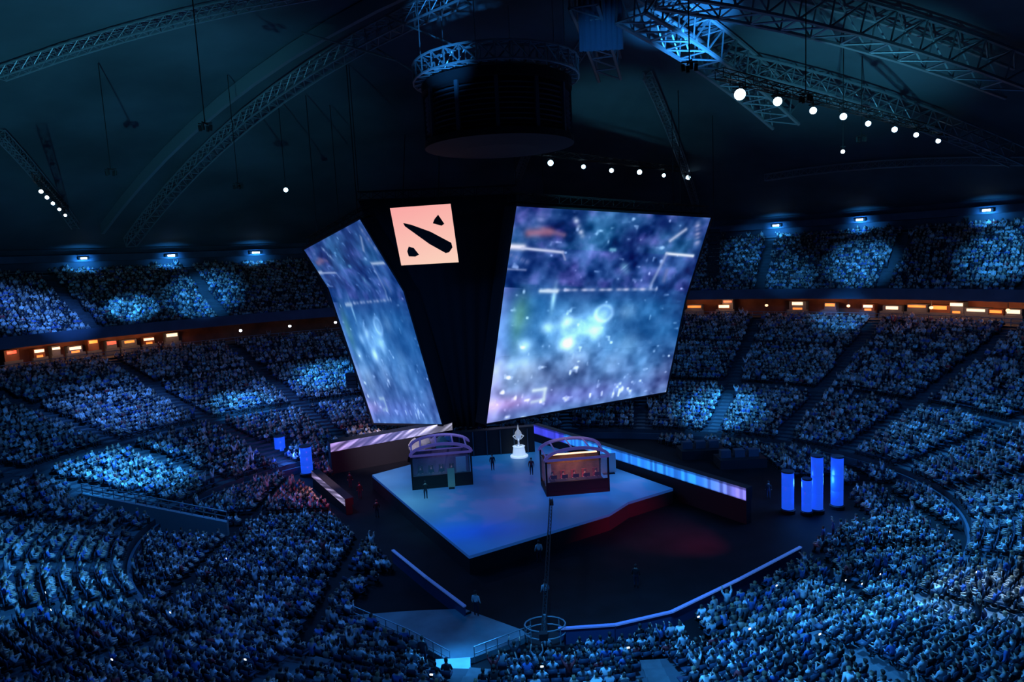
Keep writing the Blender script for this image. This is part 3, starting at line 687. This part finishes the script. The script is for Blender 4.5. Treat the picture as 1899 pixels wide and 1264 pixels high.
person('stand', 'red', at(986,880,z=SZ), math.radians(170), 'person in dark red top standing on the stage right of the trophy')
person('stand', 'black', at(790,925,z=SZ), math.radians(10), 'person in black standing in front of the left booth')

# stage surround: fascia walls
def fascia(p, q, h, th, name, label, cat, colfun, lean=0):
    """long low wall with a lit face turned to the camera"""
    p, q = Vector(p), Vector(q); t = empty(name, (p.x, p.y, 0)); tag(t, label, cat); d = q-p; L = Vector((d.x,d.y,0)).length; dn = Vector((d.x,d.y,0)).normalized(); nrm = Vector((dn.y,-dn.x,0))
    if nrm.y > 0: nrm = -nrm
    z0, z1 = p.z-h, q.z-h; b = Vector((p.x,p.y,0))
    P0 = [p-b, q-b, Vector((q.x,q.y,z1))-b, Vector((p.x,p.y,z0))-b]
    MB().slab(P0, -nrm*th).build('wall_body', m_black, t)
    gr = MB().slab([Vector((p.x,p.y,z0))-b, Vector((q.x,q.y,z1))-b, Vector((q.x,q.y,0))-b, Vector((p.x,p.y,0))-b], -nrm*th*.8); gr.build('support_skirt', m_black, t)
    nu = 160; nv = 8; vs = []; cols = []
    for j in range(nv+1):
        for i in range(nu+1):
            u, v = i/nu, j/nv; a_ = P0[0].lerp(P0[1], u).lerp(P0[3].lerp(P0[2], u), v)+nrm*.05; vs.append(tuple(a_)); cols.append(srgb(np.clip(colfun(u, v), 0, 255)))
    me = bpy.data.meshes.new('led_strip'); me.from_pydata(vs, [], [(j*(nu+1)+i, (j+1)*(nu+1)+i, (j+1)*(nu+1)+i+1, j*(nu+1)+i+1) for j in range(nv) for i in range(nu)])
    me.materials.append(m_ledblue); paint(me, np.array(cols)); o = bpy.data.objects.new('led_strip', me); C.objects.link(o); o.parent = t
    return t
rr = random.Random(5)
na = [rr.random() for _ in range(400)]
def cR(u, v):
    k = .75+.5*na[int(u*90)]; pk = min(1, max(0, (u-.82)/.15)); c = np.array([40,130,250])*k*(1-pk)+np.array([120,115,220])*pk*k
    if u < .2: c = np.array([60,65,215])*(.8+.3*na[int(u*60)+100])
    return c*(1.0 if .15 < v < .9 else .55)
def cL(u, v):
    j = u*46+v*5; f = j-int(j); f = f*f*(3-2*f); k = .35+.9*((1-f)*na[int(j)]+f*na[int(j)+1])*(.8+.4*math.sin(v*7+u*31)); c = np.array([150,125,190])*(1-u)+np.array([195,195,225])*u
    return c*k
fascia(at(988,786,z=3.6), at(1384,905,z=3.2), 1.1, .8, 'led_barrier', 'long straight bright blue glowing barrier behind the right half of the stage', 'barrier', cR)
fascia(at(612,822,z=3.6), at(838,782,z=3.8), 1.0, 1.6, 'led_barrier', 'broken pinkish white lit barrier behind the left half of the stage', 'barrier', cL)
fascia(at(578,872,z=2.0), at(640,925,z=1.6), .7, .8, 'led_barrier', 'short pinkish lit barrier at the far left corner of the stage pit', 'barrier', lambda u, v: cL(.3+u*.4, v)*.8)
# stage back block
bq = [at(838,800,z=4.5), at(990,790,z=4.5)]
t = empty('stage_backdrop', (bq[0].x, bq[0].y, 0)); tag(t, 'low black set wall closing the back of the stage under the screens', 'set wall')
d_ = bq[1]-bq[0]
MB().slab([Vector((0,0,4.3)), Vector((d_.x,d_.y,4.5)), Vector((d_.x,d_.y,0)), Vector((0,0,0))], (0,1.0,0)).build('wall_body', m_black, t)
for k in range(6): MB().box((d_.x*(k+.5)/6, d_.y*(k+.5)/6-.06, 2.2), (.12,.12,4.2)).build('batten', m_wall, t)
for k in range(14):     # scenic boulders with purple tint left of booth
    px = 770+k*9+rr.uniform(-4,4); p = at(px, 838-k*1.4+rr.uniform(-4,4), z=1.5); s_ = rr.uniform(.5,.95)
    bm = bmesh.new(); bmesh.ops.create_icosphere(bm, subdivisions=2, radius=s_)
    for v in bm.verts: v.co = v.co*(1+rr.uniform(-.16,.16)); v.co.z = max(-s_*.4, v.co.z)*1.2+s_*.45
    me = bpy.data.meshes.new('scenic_rock'); bm.to_mesh(me); bm.free(); me.materials.append(mat('scenic_rock_%d'%k, rr.choice(((.30,.25,.42),(.22,.2,.36),(.35,.34,.30))), .85)); o = bpy.data.objects.new('scenic_rock', me); C.objects.link(o); o.location = p
    tag(o, 'violet-grey scenic rock in the clump behind the left booth', 'rock', 'scenic rocks behind the left booth')

# light columns
def column(px, py, h, r, lb):
    p = at(px, py, z=0.2); t = empty('light_column', p); tag(t, lb, 'lamp', 'glowing blue columns')
    MB().lathe([(r*1.25,-.2),(r*1.25,.12),(r*.9,.2)], n=24).build('foot', m_black, t)
    MB().lathe([(r,.2),(r,h*.33-.04),(r*.94,h*.33),(r,h*.33+.04),(r,h*.66-.04),(r*.94,h*.66),(r,h*.66+.04),(r,h)], n=24).build('glowing_tube', m_bluecol, t, True)
    MB().lathe([(r*1.05,h),(r*1.05,h+.12),(0,h+.16)], n=24).build('cap', m_wall, t)
column(1461,946,3.5,.52,'shorter glowing blue column, first of the group right of the stage')
column(1496,950,3.0,.42,'low blue column leaning in front of the tallest one')
column(1515,946,4.9,.50,'tallest glowing blue column right of the stage')
column(1552,938,4.5,.52,'glowing blue column furthest right of the stage')
column(522,858,3.3,.62,'violet-blue glowing column furthest left of the stage')
column(570,878,3.2,.66,'bright blue glowing column left of the stage, nearer the pit')
for px, py, cc in ((1461,910,(.05,.25,1)),(1515,905,(.05,.25,1)),(545,850,(.05,.2,1))):
    p = at(px, py, z=1.5); l = bpy.data.lights.new('column_glow','POINT'); l.energy = 500; l.color = cc; l.shadow_soft_size = .6; o = bpy.data.objects.new('column_glow', l); C.objects.link(o); o.location = p+Vector((0,-1.2,1.2))

# outer pit barrier in straight runs
BAR = [((728,1018),(790,1068)),((790,1068),(862,1122)),((1035,1163),(1140,1156)),((1140,1156),(1245,1132)),((1245,1132),(1370,1072)),((1370,1072),(1485,1012))]
BL_ = ('pit barrier run at the left end below the stage corner','pit barrier run on the left, meeting the walkway','front pit barrier run next to the camera platform','front pit barrier run curving right of the camera platform','bright pit barrier run on the right front','pit barrier run at the right end, towards the blue columns')
for i, (a_, b_) in enumerate(BAR):
    A, B_ = at(*a_, z=1.1), at(*b_, z=1.1); d_ = B_-A; L = d_.length; rz = math.atan2(d_.y, d_.x); t = empty('crowd_barrier', ((A+B_)/2).xy.to_3d(), rz); tag(t, 'low blue '+BL_[i], 'barrier', 'barrier runs around the stage pit')
    MB().box((0,0,.5), (L-.05,.12,1.0)).build('barrier_panel', mat('barrier_blue_panel',(.03,.07,.18),.5), t)
    MB().box((0,0,1.03), (L-.02,.22,.10)).build('glowing_rail', mat('rail_glow_%d'%i,(.1,.2,.5),.4, emit=(.05,.16,.55), es=(.35,.25,.45,.6,.7,.5)[i]), t)
    for k in range(int(L/2)+1): MB().box((-L/2+.1+k*(L-.2)/max(1,int(L/2)),.25,.25), (.06,.5,.5)).build('brace', m_black, t)
# walkway at the near side of the pit, leading out under the camera
wk = [at(x, y, z=.35) for x, y in ((655,1140),(760,1132),(860,1128),(965,1166),(985,1178),(880,1218),(835,1226),(760,1185))]
t = empty('walkway', (wk[0].x, wk[0].y, 0)); tag(t, 'pale teal raised walkway crossing in front of the stage pit', 'walkway')
MB().prism([(p.x-wk[0].x, p.y-wk[0].y) for p in wk], 0, .35).build('deck', mat('walkway_deck',(.14,.22,.25),.5,noise=.3,nscale=.5), t)
for i, j in ((0,7),(7,6),(5,4)):
    a_, b_ = wk[i]-wk[0], wk[j]-wk[0]; n_ = 5; hr = MB()
    for z in (.55, 1.0): hr.bar(a_+Vector((0,0,z)), b_+Vector((0,0,z)), .035, 5)
    for k in range(n_+1): q = a_.lerp(b_, k/n_); hr.bar(q, q+Vector((0,0,1.0)), .03, 5)
    hr.build('handrail', m_steel, t)
sp = [at(808,1222,z=.6), at(872,1218,z=.6), at(872,1300,z=.6), at(806,1300,z=.6)]
tag(MB().prism([(p.x,p.y) for p in sp], 0, .6).build('ramp', mat('pale_ramp',(.45,.6,.7),.6,noise=.2,nscale=1), loc=None), 'brightly lit pale blue ramp at the bottom edge of the picture', 'ramp')

# jib camera on its platform
jb = at(1012, 1185, z=.3); t = empty('camera_crane', (jb.x, jb.y, 0)); tag(t, 'camera crane with a long thin arm reaching up over the stage edge', 'camera crane')
MB().box((0,0,.15), (2.2,1.6,.3)).build('platform', m_black, t)
rl = MB()
for z in (.8, 1.3): 
    for k in range(16): a1, a2_ = 2*math.pi*k/16, 2*math.pi*(k+1)/16; rl.bar((1.25*math.cos(a1),.9*math.sin(a1),z), (1.25*math.cos(a2_),.9*math.sin(a2_),z), .045, 5)
for k in range(8): a1 = 2*math.pi*k/8; rl.bar((1.25*math.cos(a1),.9*math.sin(a1),.2), (1.25*math.cos(a1),.9*math.sin(a1),1.3), .04, 5)
rl.build('guard_rail', m_steel, t)
MB().bar((0,0,.3), (0,0,1.9), .12, 10).build('column', m_steel, t)
tip = at(1022, 925, y=58)-Vector((jb.x, jb.y, 0)); e0 = Vector((0,0,1.9)); dr = (tip-e0)
ar = MB(); truss_bar(ar, e0-dr*.12, tip, .22, .7, .03, .015); ar.build('arm', m_black, t)
MB().box(e0-dr*.12, (.5,.4,.4)).build('counterweight', m_black, t)
MB().box(tip+Vector((0,0,-.3)), (.35,.6,.35)).bar(tip+Vector((0,.3,-.3)), tip+Vector((0,.6,-.35)), .1).build('camera_head', m_black, t)
person('clap', 'grey', (jb.x, jb.y-1.3, 0), 0, 'camera operator in grey top seated behind the crane platform')
person('stand', 'pale', at(1012,1120,z=0), math.radians(20), 'person in pale top standing just beyond the crane platform')
person('stand', 'white', at(884,1142,z=.35), math.radians(-20), 'person in white top standing on the walkway edge')
person('stand', 'white', at(1000,1042,z=0), math.radians(10), 'person in white top standing alone below the front stage edge')
for i, (px, py) in enumerate(((650,905),(668,925),(700,960),(1425,925),(1180,1090))):
    person('stand', 'black', at(px,py,z=0), rr.uniform(-.5,.5), ('stagehand in black just outside the left stage corner','stagehand in black second below the left stage corner','stagehand in black by the left stage skirt','stagehand in black between the barrier end and the blue columns','stagehand in black on the dark pit floor right of centre')[i])
# dark scaffold towers right behind the barrier, with small coloured equipment
for px, py, lb in ((1372,862,'dark equipment riser behind the blue barrier, closer to the large screen'),(1300,845,'dark equipment riser between the blue barrier and the bright crowd')):
    p = at(px, py, z=.0); t = empty('equipment_riser', p); tag(t, lb, 'riser')
    MB().box((0,0,.5), (5,2.6,1)).build('riser_body', m_black, t)
    for k in range(3): MB().box((-1.6+k*1.5,0,1.4), (1.1,.8,.8)).build('flight_case', m_wall, t)

# ------------------------------------------------------------------ concourse stands and lamps
def conc_point(px, z=13.2, u=1.085):
    best = None
    for i in range(1440):
        t = math.pi*2*i/1440; x, y = ring(u, t)
        if y < 30: continue
        q = project(Vector((x, y, z)))
        if best is None or abs(q[0]-px) < best[0]: best = (abs(q[0]-px), Vector((x, y, 11.9)), t)
    return best[1], best[2]
ks = [(70,1.6,'c'),(105,1.2,'c'),(140,2.2,'c'),(172,1.6,'o'),(205,1.6,'r'),(240,2.4,'o'),(275,1.8,'c'),(318,2.2,'c'),
      (1290,3,'o'),(1345,2.4,'c'),(1480,3,'c'),(1540,2,'o'),(1610,2,'c'),(1655,3,'c'),(1700,3,'o'),(1745,3,'o'),(1775,2,'c'),(1810,3.4,'c'),(1850,2,'o'),(1880,2.2,'c'),(1350,2,'r'),(20,2,'r')]
for i, (px, wd, kd) in enumerate(ks):
    p, th = conc_point(px); t = empty('concession_stand', p, th+math.pi)
    m = {'c': m_cream, 'o': m_orange, 'r': m_redsign}[kd]; colr = {'c':'cream','o':'orange','r':'red'}[kd]
    hk = 1.5+rr.random()*1.0; MB().box((-.3,0,(hk+.35)/2), (1.2,wd*.9,hk+.35)).build('kiosk_body', m_wall if i % 3 else m_brown, t)
    MB().box((.36,0,.55), (.5,wd+.3,1.1)).build('counter', m_wall, t)
    MB().box((.33,0,hk), (.12,wd*rr.uniform(.55,.85),rr.uniform(.3,.5))).build('sign_panel', m, t)
    if kd == 'c' and i % 2 == 0: MB().box((.33,0,1.25), (.06,wd*.5,.3)).build('lit_hatch', m_orange, t)
    side = 'left' if px < 900 else 'right'
    tag(t, f"small stand with {colr} lit sign on the {side} concourse", 'stand', f'{colr} lit stands on the {side} concourse')
    l = bpy.data.lights.new('stand_glow','POINT'); l.energy = 110; l.color = (1,.38,.15); l.shadow_soft_size = .3; o = bpy.data.objects.new('stand_glow', l); C.objects.link(o); dd = Vector((math.cos(th), math.sin(th), 0)); o.location = p - dd*1.5 + Vector((0,0,2.3))
for px in (445,537,622,1262,1420,1575,1725,1869):
    p, th = conc_point(px, u=1.03); t = empty('concourse_lamp', p+Vector((0,0,1.9)), th+math.pi); rgt = px > 900
    MB().bar((0,0,.2),(0,0,.95),.05).build('hanging_stem', m_black, t); MB().lathe([(.0,-.22),(.2,-.15),(.26,0),(.2,.15),(0,.22)], n=12).build('globe', m_lampw if not rgt else m_warm, t, True)
    tag(t, 'small white globe lamp on the left concourse near the narrow screen' if not rgt else 'small warm globe lamp under the right concourse ceiling', 'lamp', 'globe lamps left concourse' if not rgt else 'globe lamps right concourse')
# added glowing strip, stands in for the brightly lit rows and railing
p, th = conc_point(1520, u=.985); t = empty('glow_strip', p+Vector((0,0,-.9)), th+math.pi)
MB().box((0,0,.55), (.2,8,.7)).build('strip_case', m_black, t); MB().box((.12,0,.55), (.05,7.8,.55)).build('strip_face', mat('cyan_strip_glow',(.1,.3,.5),.4,emit=(.25,.6,1.0),es=.9), t)
tag(t, 'long pale cyan glow strip added for the lit rows below the right concourse', 'glow strip')
for k in range(0): pass

# railings on the terraces
def railing(u, z, th0, th1, label, h=1.0):
    mb = MB(); n = max(4, int(abs(th1-th0)*40)); pts = [Vector((*ring(u, th0+(th1-th0)*i/n), z)) for i in range(n+1)]
    for i in range(n):
        for hh in (.5, h): mb.bar(pts[i]+Vector((0,0,hh)), pts[i+1]+Vector((0,0,hh)), .05, 5)
    for q_ in pts: mb.bar(q_, q_+Vector((0,0,h)), .045, 5)
    return tag(mb.build('railing', m_steel, loc=pts[0]), label, 'railing')
def th_at(px, py, z):
    p = at(px, py, z=z); u = .05; best = None
    for i in range(1440):
        t = math.pi*2*i/1440; x, y = ring(u, t); d = (x-p.x)**2+(y-p.y)**2
        if best is None or d < best[0]: best = (d, t)
    return best[1]
ta, tb_ = th_at(140,925,2), th_at(420,975,2)
# left vomitory front wall and rail
A, B_ = at(150,915,z=3.2), at(420,968,z=1.3)
t = empty('entrance_parapet', (A.x, A.y, 0)); tag(t, 'long pale teal parapet with rails cutting through the lit left crowd', 'parapet')
MB().slab([Vector((0,0,A.z)), B_-Vector((A.x,A.y,0)), Vector((B_.x-A.x,B_.y-A.y,0)), Vector((0,0,0))], (0,.4,0)).build('wall_body', mat('parapet_teal',(.25,.38,.42),.6), t)
hr = MB(); b0 = Vector((A.x,A.y,0))
for z in (.45, .9): hr.bar(A-b0+Vector((0,.2,z)), B_-b0+Vector((0,.2,z)), .06, 5)
for k in range(14): q = (A-b0).lerp(B_-b0, k/13)+Vector((0,.2,0)); hr.bar(q, q+Vector((0,0,.9)), .04, 5)
hr.build('handrail', m_steel, t)
VOM = (A, B_)
railing(.99, 11.9, math.radians(20), math.radians(170), 'long rail along the top of the lower stand, below the concourse')
railing(U2B-.02, up_z(U2B-.04), math.radians(10), math.radians(170), 'long rail behind the last row of the upper stand')

# ------------------------------------------------------------------ the crowd
zone = [at(x, y, z=0) for x, y in ((640,870),(560,905),(640,985),(735,1050),(640,1140),(835,1240),(800,1300),(880,1300),(890,1235),(1000,1215),(1060,1190),(1250,1155),(1500,1030),(1600,950),(1560,885),(1470,885),(1420,850),(1250,828),(1130,790),(1010,778),(900,780),(600,810))]
zp = [(p.x, p.y) for p in zone]
def inside(x, y, poly):
    c = False; n = len(poly)
    for i in range(n):
        x1, y1 = poly[i]; x2, y2 = poly[(i+1)%n]
        if (y1 > y) != (y2 > y) and x < (x2-x1)*(y-y1)/(y2-y1)+x1: c = not c
    return c
def near_seg(x, y, a_, b_, dist):
    d = Vector((b_.x-a_.x, b_.y-a_.y)); v = Vector((x-a_.x, y-a_.y)); k = max(0, min(1, v.dot(d)/d.dot(d))); return (v-d*k).length < dist
cand = []   # (x, y, z, heading)
FOC = Vector((0, 68))
def seat_ok(x, y, z):
    px, py = project(Vector((x, y, z+.9)))
    return -60 < px < W+60 and py < H+70 and y > 20
for i in range(NL):
    u = (i+.45)/NL; z = low_z(i/NL)
    circ = 0; t = 0.0
    while t < 2*math.pi:
        x, y = ring(u, t); a_, b_ = 36+36*u, 26+40*u; ds = math.hypot(a_*math.sin(t), b_*math.cos(t)); step = .62/ds
        near = abs(((math.degrees(t)-7.5) % 15 + 7.5) % 15 - 7.5)*math.pi/180*ds
        if near > AW/2+.3 and i not in (13, 14, 27) and seat_ok(x, y, z): cand.append((x, y, z, 0, u))
        t += step
for i in range(NU):
    u = U2A+(U2B-U2A)*(i+.45)/NU; z = up_z(U2A+(U2B-U2A)*i/NU); t = 0.0
    while t < 2*math.pi:
        x, y = ring(u, t); a_, b_ = 36+36*u, 26+40*u; ds = math.hypot(a_*math.sin(t), b_*math.cos(t)); step = .62/ds
        near = abs(((math.degrees(t)-7.5) % 15 + 7.5) % 15 - 7.5)*math.pi/180*ds
        if near > AW/2+.3 and seat_ok(x, y, z): cand.append((x, y, z, 1, u))
        t += step
x = -36.0
gx = np.arange(-36, 40, .62); gy = np.arange(34, 90, .95)
for y in gy:
    for x in gx:
        if ((x-2)/35.3)**2+((y-61)/25.3)**2 < 1 and not inside(x, y, zp) and abs((x+200) % 12-6) > .7 and abs((y % 14)-7) > .7 and seat_ok(x, y, 0): cand.append((x, y, 0, 2, 0))
colp = [o.location.copy() for o in S.objects if o.name.startswith('light_column')]
cand = [c for c in cand if not any(abs(c[0]-q.x) < 1.5 and -4.5 < c[1]-q.y < 1.3 for q in colp)]
cand = [c for c in cand if c[3] != 2 or not any(near_seg(c[0], c[1], at(*a_, z=1.1), at(*b_, z=1.1), .8) for a_, b_ in BAR)]
rcx = (sp[0].x+sp[1].x)/2
cand = [c for c in cand if not (abs(c[0]-rcx) < 1.5 and 34 < c[1] < 42)]
jl = Vector((jb.x, jb.y))
cand = [c for c in cand if not (abs(c[0]-jb.x) < 1.6 and abs(c[1]-jb.y) < 1.8)]
cand = [c for c in cand if not near_seg(c[0], c[1], VOM[0], VOM[1], 1.4)]
ppl = []; seats = []
TK = list(TOPS); TW = [.16,.10,.20,.20,.15,.03,.16]
for (x, y, z, blk, u) in cand:
    seats.append((x, y, z))
    if random.random() > (.86, .84, .88)[blk]: continue
    kind = random.choices(('sit','lean','clap','phone','stand','cheer'), (.46,.2,.18,.07,.06,.03))[0]
    ppl.append((x+random.uniform(-.1,.1), y+random.uniform(-.12,.12), z, kind, random.choices(TK, TW)[0], math.atan2(FOC.y-y, FOC.x-x)-math.pi/2+random.uniform(-.25,.25), random.uniform(.92,1.06), blk))
def size_key(p):
    v = Vector((p[0], p[1], p[2]+.8)); q = project(v)
    out = not (8 < q[0] < W-8 and 8 < q[1] < H-4)
    return (out, (v-camp).length)
ppl.sort(key=size_key)
NI = 300
pn = {'sit':'seated upright','lean':'seated leaning forward','clap':'clapping hands in the seat','phone':'holding up one hand','stand':'standing','cheer':'standing with both arms raised'}
for (x, y, z, kind, top, rz, s_, blk) in ppl[:NI]:
    q = project(Vector((x, y, z))); zone_ = 'bottom left' if q[0] < 650 else ('bottom middle' if q[0] < 1250 else 'bottom right')
    person(kind, top, (x, y, z), rz, f"{top}-topped spectator {pn[kind]} among the crowd nearest the {zone_} edge", f"nearest spectators, {zone_}", s_)
# everyone else: one crowd
SK = [(0.62,0.42,0.32),(0.50,0.33,0.24),(0.30,0.18,0.12),(0.70,0.50,0.40)]; HR = [(.02,.015,.012),(.05,.03,.02),(.12,.07,.04),(.25,.17,.09),(.02,.015,.012)]
groups = {}
for p in ppl[NI:]: groups.setdefault(p[3], []).append(p)
VV, LL, CC, FS = [], [], [], []; off = 0
for kind, lst in groups.items():
    me, co_, reg, hz, ly = template(kind, 0); n = len(lst); nv = len(co_)
    npoly = len(me.polygons); ls = np.zeros(npoly, int); lt = np.zeros(npoly, int); me.polygons.foreach_get('loop_start', ls); me.polygons.foreach_get('loop_total', lt)
    lv = np.zeros(len(me.loops), int); me.loops.foreach_get('vertex_index', lv)
    A_ = np.array([(p[0], p[1], p[2], p[5], p[6]) for p in lst]); c, s_ = np.cos(A_[:,3]), np.sin(A_[:,3])
    P = co_[None]*A_[:,4][:,None,None]; X = P[...,0]*c[:,None]-P[...,1]*s_[:,None]+A_[:,0][:,None]; Y = P[...,0]*s_[:,None]+P[...,1]*c[:,None]+A_[:,1][:,None]; Z = P[...,2]+A_[:,2][:,None]
    VV.append(np.stack([X,Y,Z],-1).reshape(-1,3))
    tops = np.array([TOPS[p[4]] for p in lst])*rng.uniform(.8,1.2,(n,1)); sk = np.array(SK)[rng.integers(0,4,n)]; hr_ = np.array(HR)[rng.integers(0,5,n)]; tr_ = rng.uniform(.01,.06,(n,1))*np.array([[.8,.9,1.3]]); sh = np.full((n,3),.02)
    pal = np.stack([tops, sk, tr_, sh, hr_], 1); CC.append(pal[:, reg].reshape(-1,3))
    LL.append((lv[None]+(np.arange(n)*nv)[:,None]+off).ravel()); FS.append(np.tile(lt, n)); off += n*nv
VV = np.concatenate(VV); CC = np.concatenate(CC); LL = np.concatenate(LL); FS = np.concatenate(FS)
me = bpy.data.meshes.new('crowd'); me.vertices.add(len(VV)); me.vertices.foreach_set('co', VV.astype(np.float32).ravel())
me.loops.add(len(LL)); me.loops.foreach_set('vertex_index', LL.astype(np.int32)); me.polygons.add(len(FS)); st_ = np.concatenate([[0], np.cumsum(FS)[:-1]])
me.polygons.foreach_set('loop_start', st_.astype(np.int32)); me.update(calc_edges=True); me.materials.append(m_cloth)
paint(me, np.clip(CC,0,1)); me.shade_smooth(); o = bpy.data.objects.new('crowd', me); C.objects.link(o)
tag(o, 'vast seated crowd filling the stands and floor around the stage', 'crowd', kind='stuff')
print('PEOPLE', len(ppl), 'faces', len(FS))
# tip-up seats under the crowd, one mass
bx = [(-.24,-.05,.40,.24,.40,.46),(-.24,-.30,.44,.24,-.24,.86)]
tv = []; 
for (a0,b0_,c0,a1,b1,c1) in bx: tv += [(x_,y_,z_) for z_ in (c0,c1) for y_ in (b0_,b1) for x_ in (a0,a1)]
tv = np.array(tv); tf = np.array([(0,2,3,1),(4,5,7,6),(0,1,5,4),(2,6,7,3),(0,4,6,2),(1,3,7,5)]); tf = np.concatenate([tf, tf+8])
A_ = np.array(seats); hd = np.arctan2(FOC.y-A_[:,1], FOC.x-A_[:,0])-math.pi/2; c, s_ = np.cos(hd), np.sin(hd); n = len(A_)
X = tv[None,:,0]*c[:,None]-tv[None,:,1]*s_[:,None]+A_[:,0][:,None]; Y = tv[None,:,0]*s_[:,None]+tv[None,:,1]*c[:,None]+A_[:,1][:,None]; Z = tv[None,:,2]+A_[:,2][:,None]
VV = np.stack([X,Y,Z],-1).reshape(-1,3); LL = (tf[None]+(np.arange(n)*16)[:,None,None]).ravel(); nf = n*12
me = bpy.data.meshes.new('stand_seats'); me.vertices.add(len(VV)); me.vertices.foreach_set('co', VV.astype(np.float32).ravel()); me.loops.add(len(LL)); me.loops.foreach_set('vertex_index', LL.astype(np.int32))
me.polygons.add(nf); me.polygons.foreach_set('loop_start', (np.arange(nf)*4).astype(np.int32)); me.update(calc_edges=True); me.materials.append(m_seat)
o = bpy.data.objects.new('stand_seats', me); C.objects.link(o); tag(o, 'dark blue tip-up seats under the crowd in every row', 'seats', kind='stuff')
# held-up phones: bright dots in the crowd
spots = [(208,1222),(455,1222),(1632,1064),(1598,1082),(1568,1075),(85,1098),(95,1130),(316,1135),(1295,1143),(1390,1165),(1165,1200),(800,1250),(1440,1085),(1650,985),(1760,985),(420,1035),(275,990),(1005,1235),(1520,1175),(1810,1060)]
for px, py in spots:
    dd = ray(px, py); dd = dd/dd.y; p = None
    for k in range(300, 1400):
        tt = k*.1; q = Vector((dd.x*tt, tt, CZ+dd.z*tt)); uu = None
        # height of the terrace here
        lo, hi = 0.0, 1.0
        def rad(u): cx, cy, a_, b_ = 2-5*u, 61-u, 36+36*u, 26+40*u; return ((q.x-cx)/a_)**2+((q.y-cy)/b_)**2
        if rad(0) < 1: zt = 0
        else:
            for _ in range(14):
                mid = (lo+hi)/2
                if rad(mid) > 1: lo = mid
                else: hi = mid
            zt = low_z(lo)
        if q.z < zt+1.75: p = q; break
    if p is None: continue
    t = empty('mobile_phone', p, math.atan2(FOC.y-p.y, FOC.x-p.x)-math.pi/2)
    MB().box((0,0,0), (.16,.025,.09)).build('case', m_black, t); MB().box((0,-.016,0), (.15,.006,.08)).build('lit_screen', m_lampw, t)
    tag(t, 'bright phone screen held up as a white dot in the crowd', 'phone', 'lit phones in the crowd')
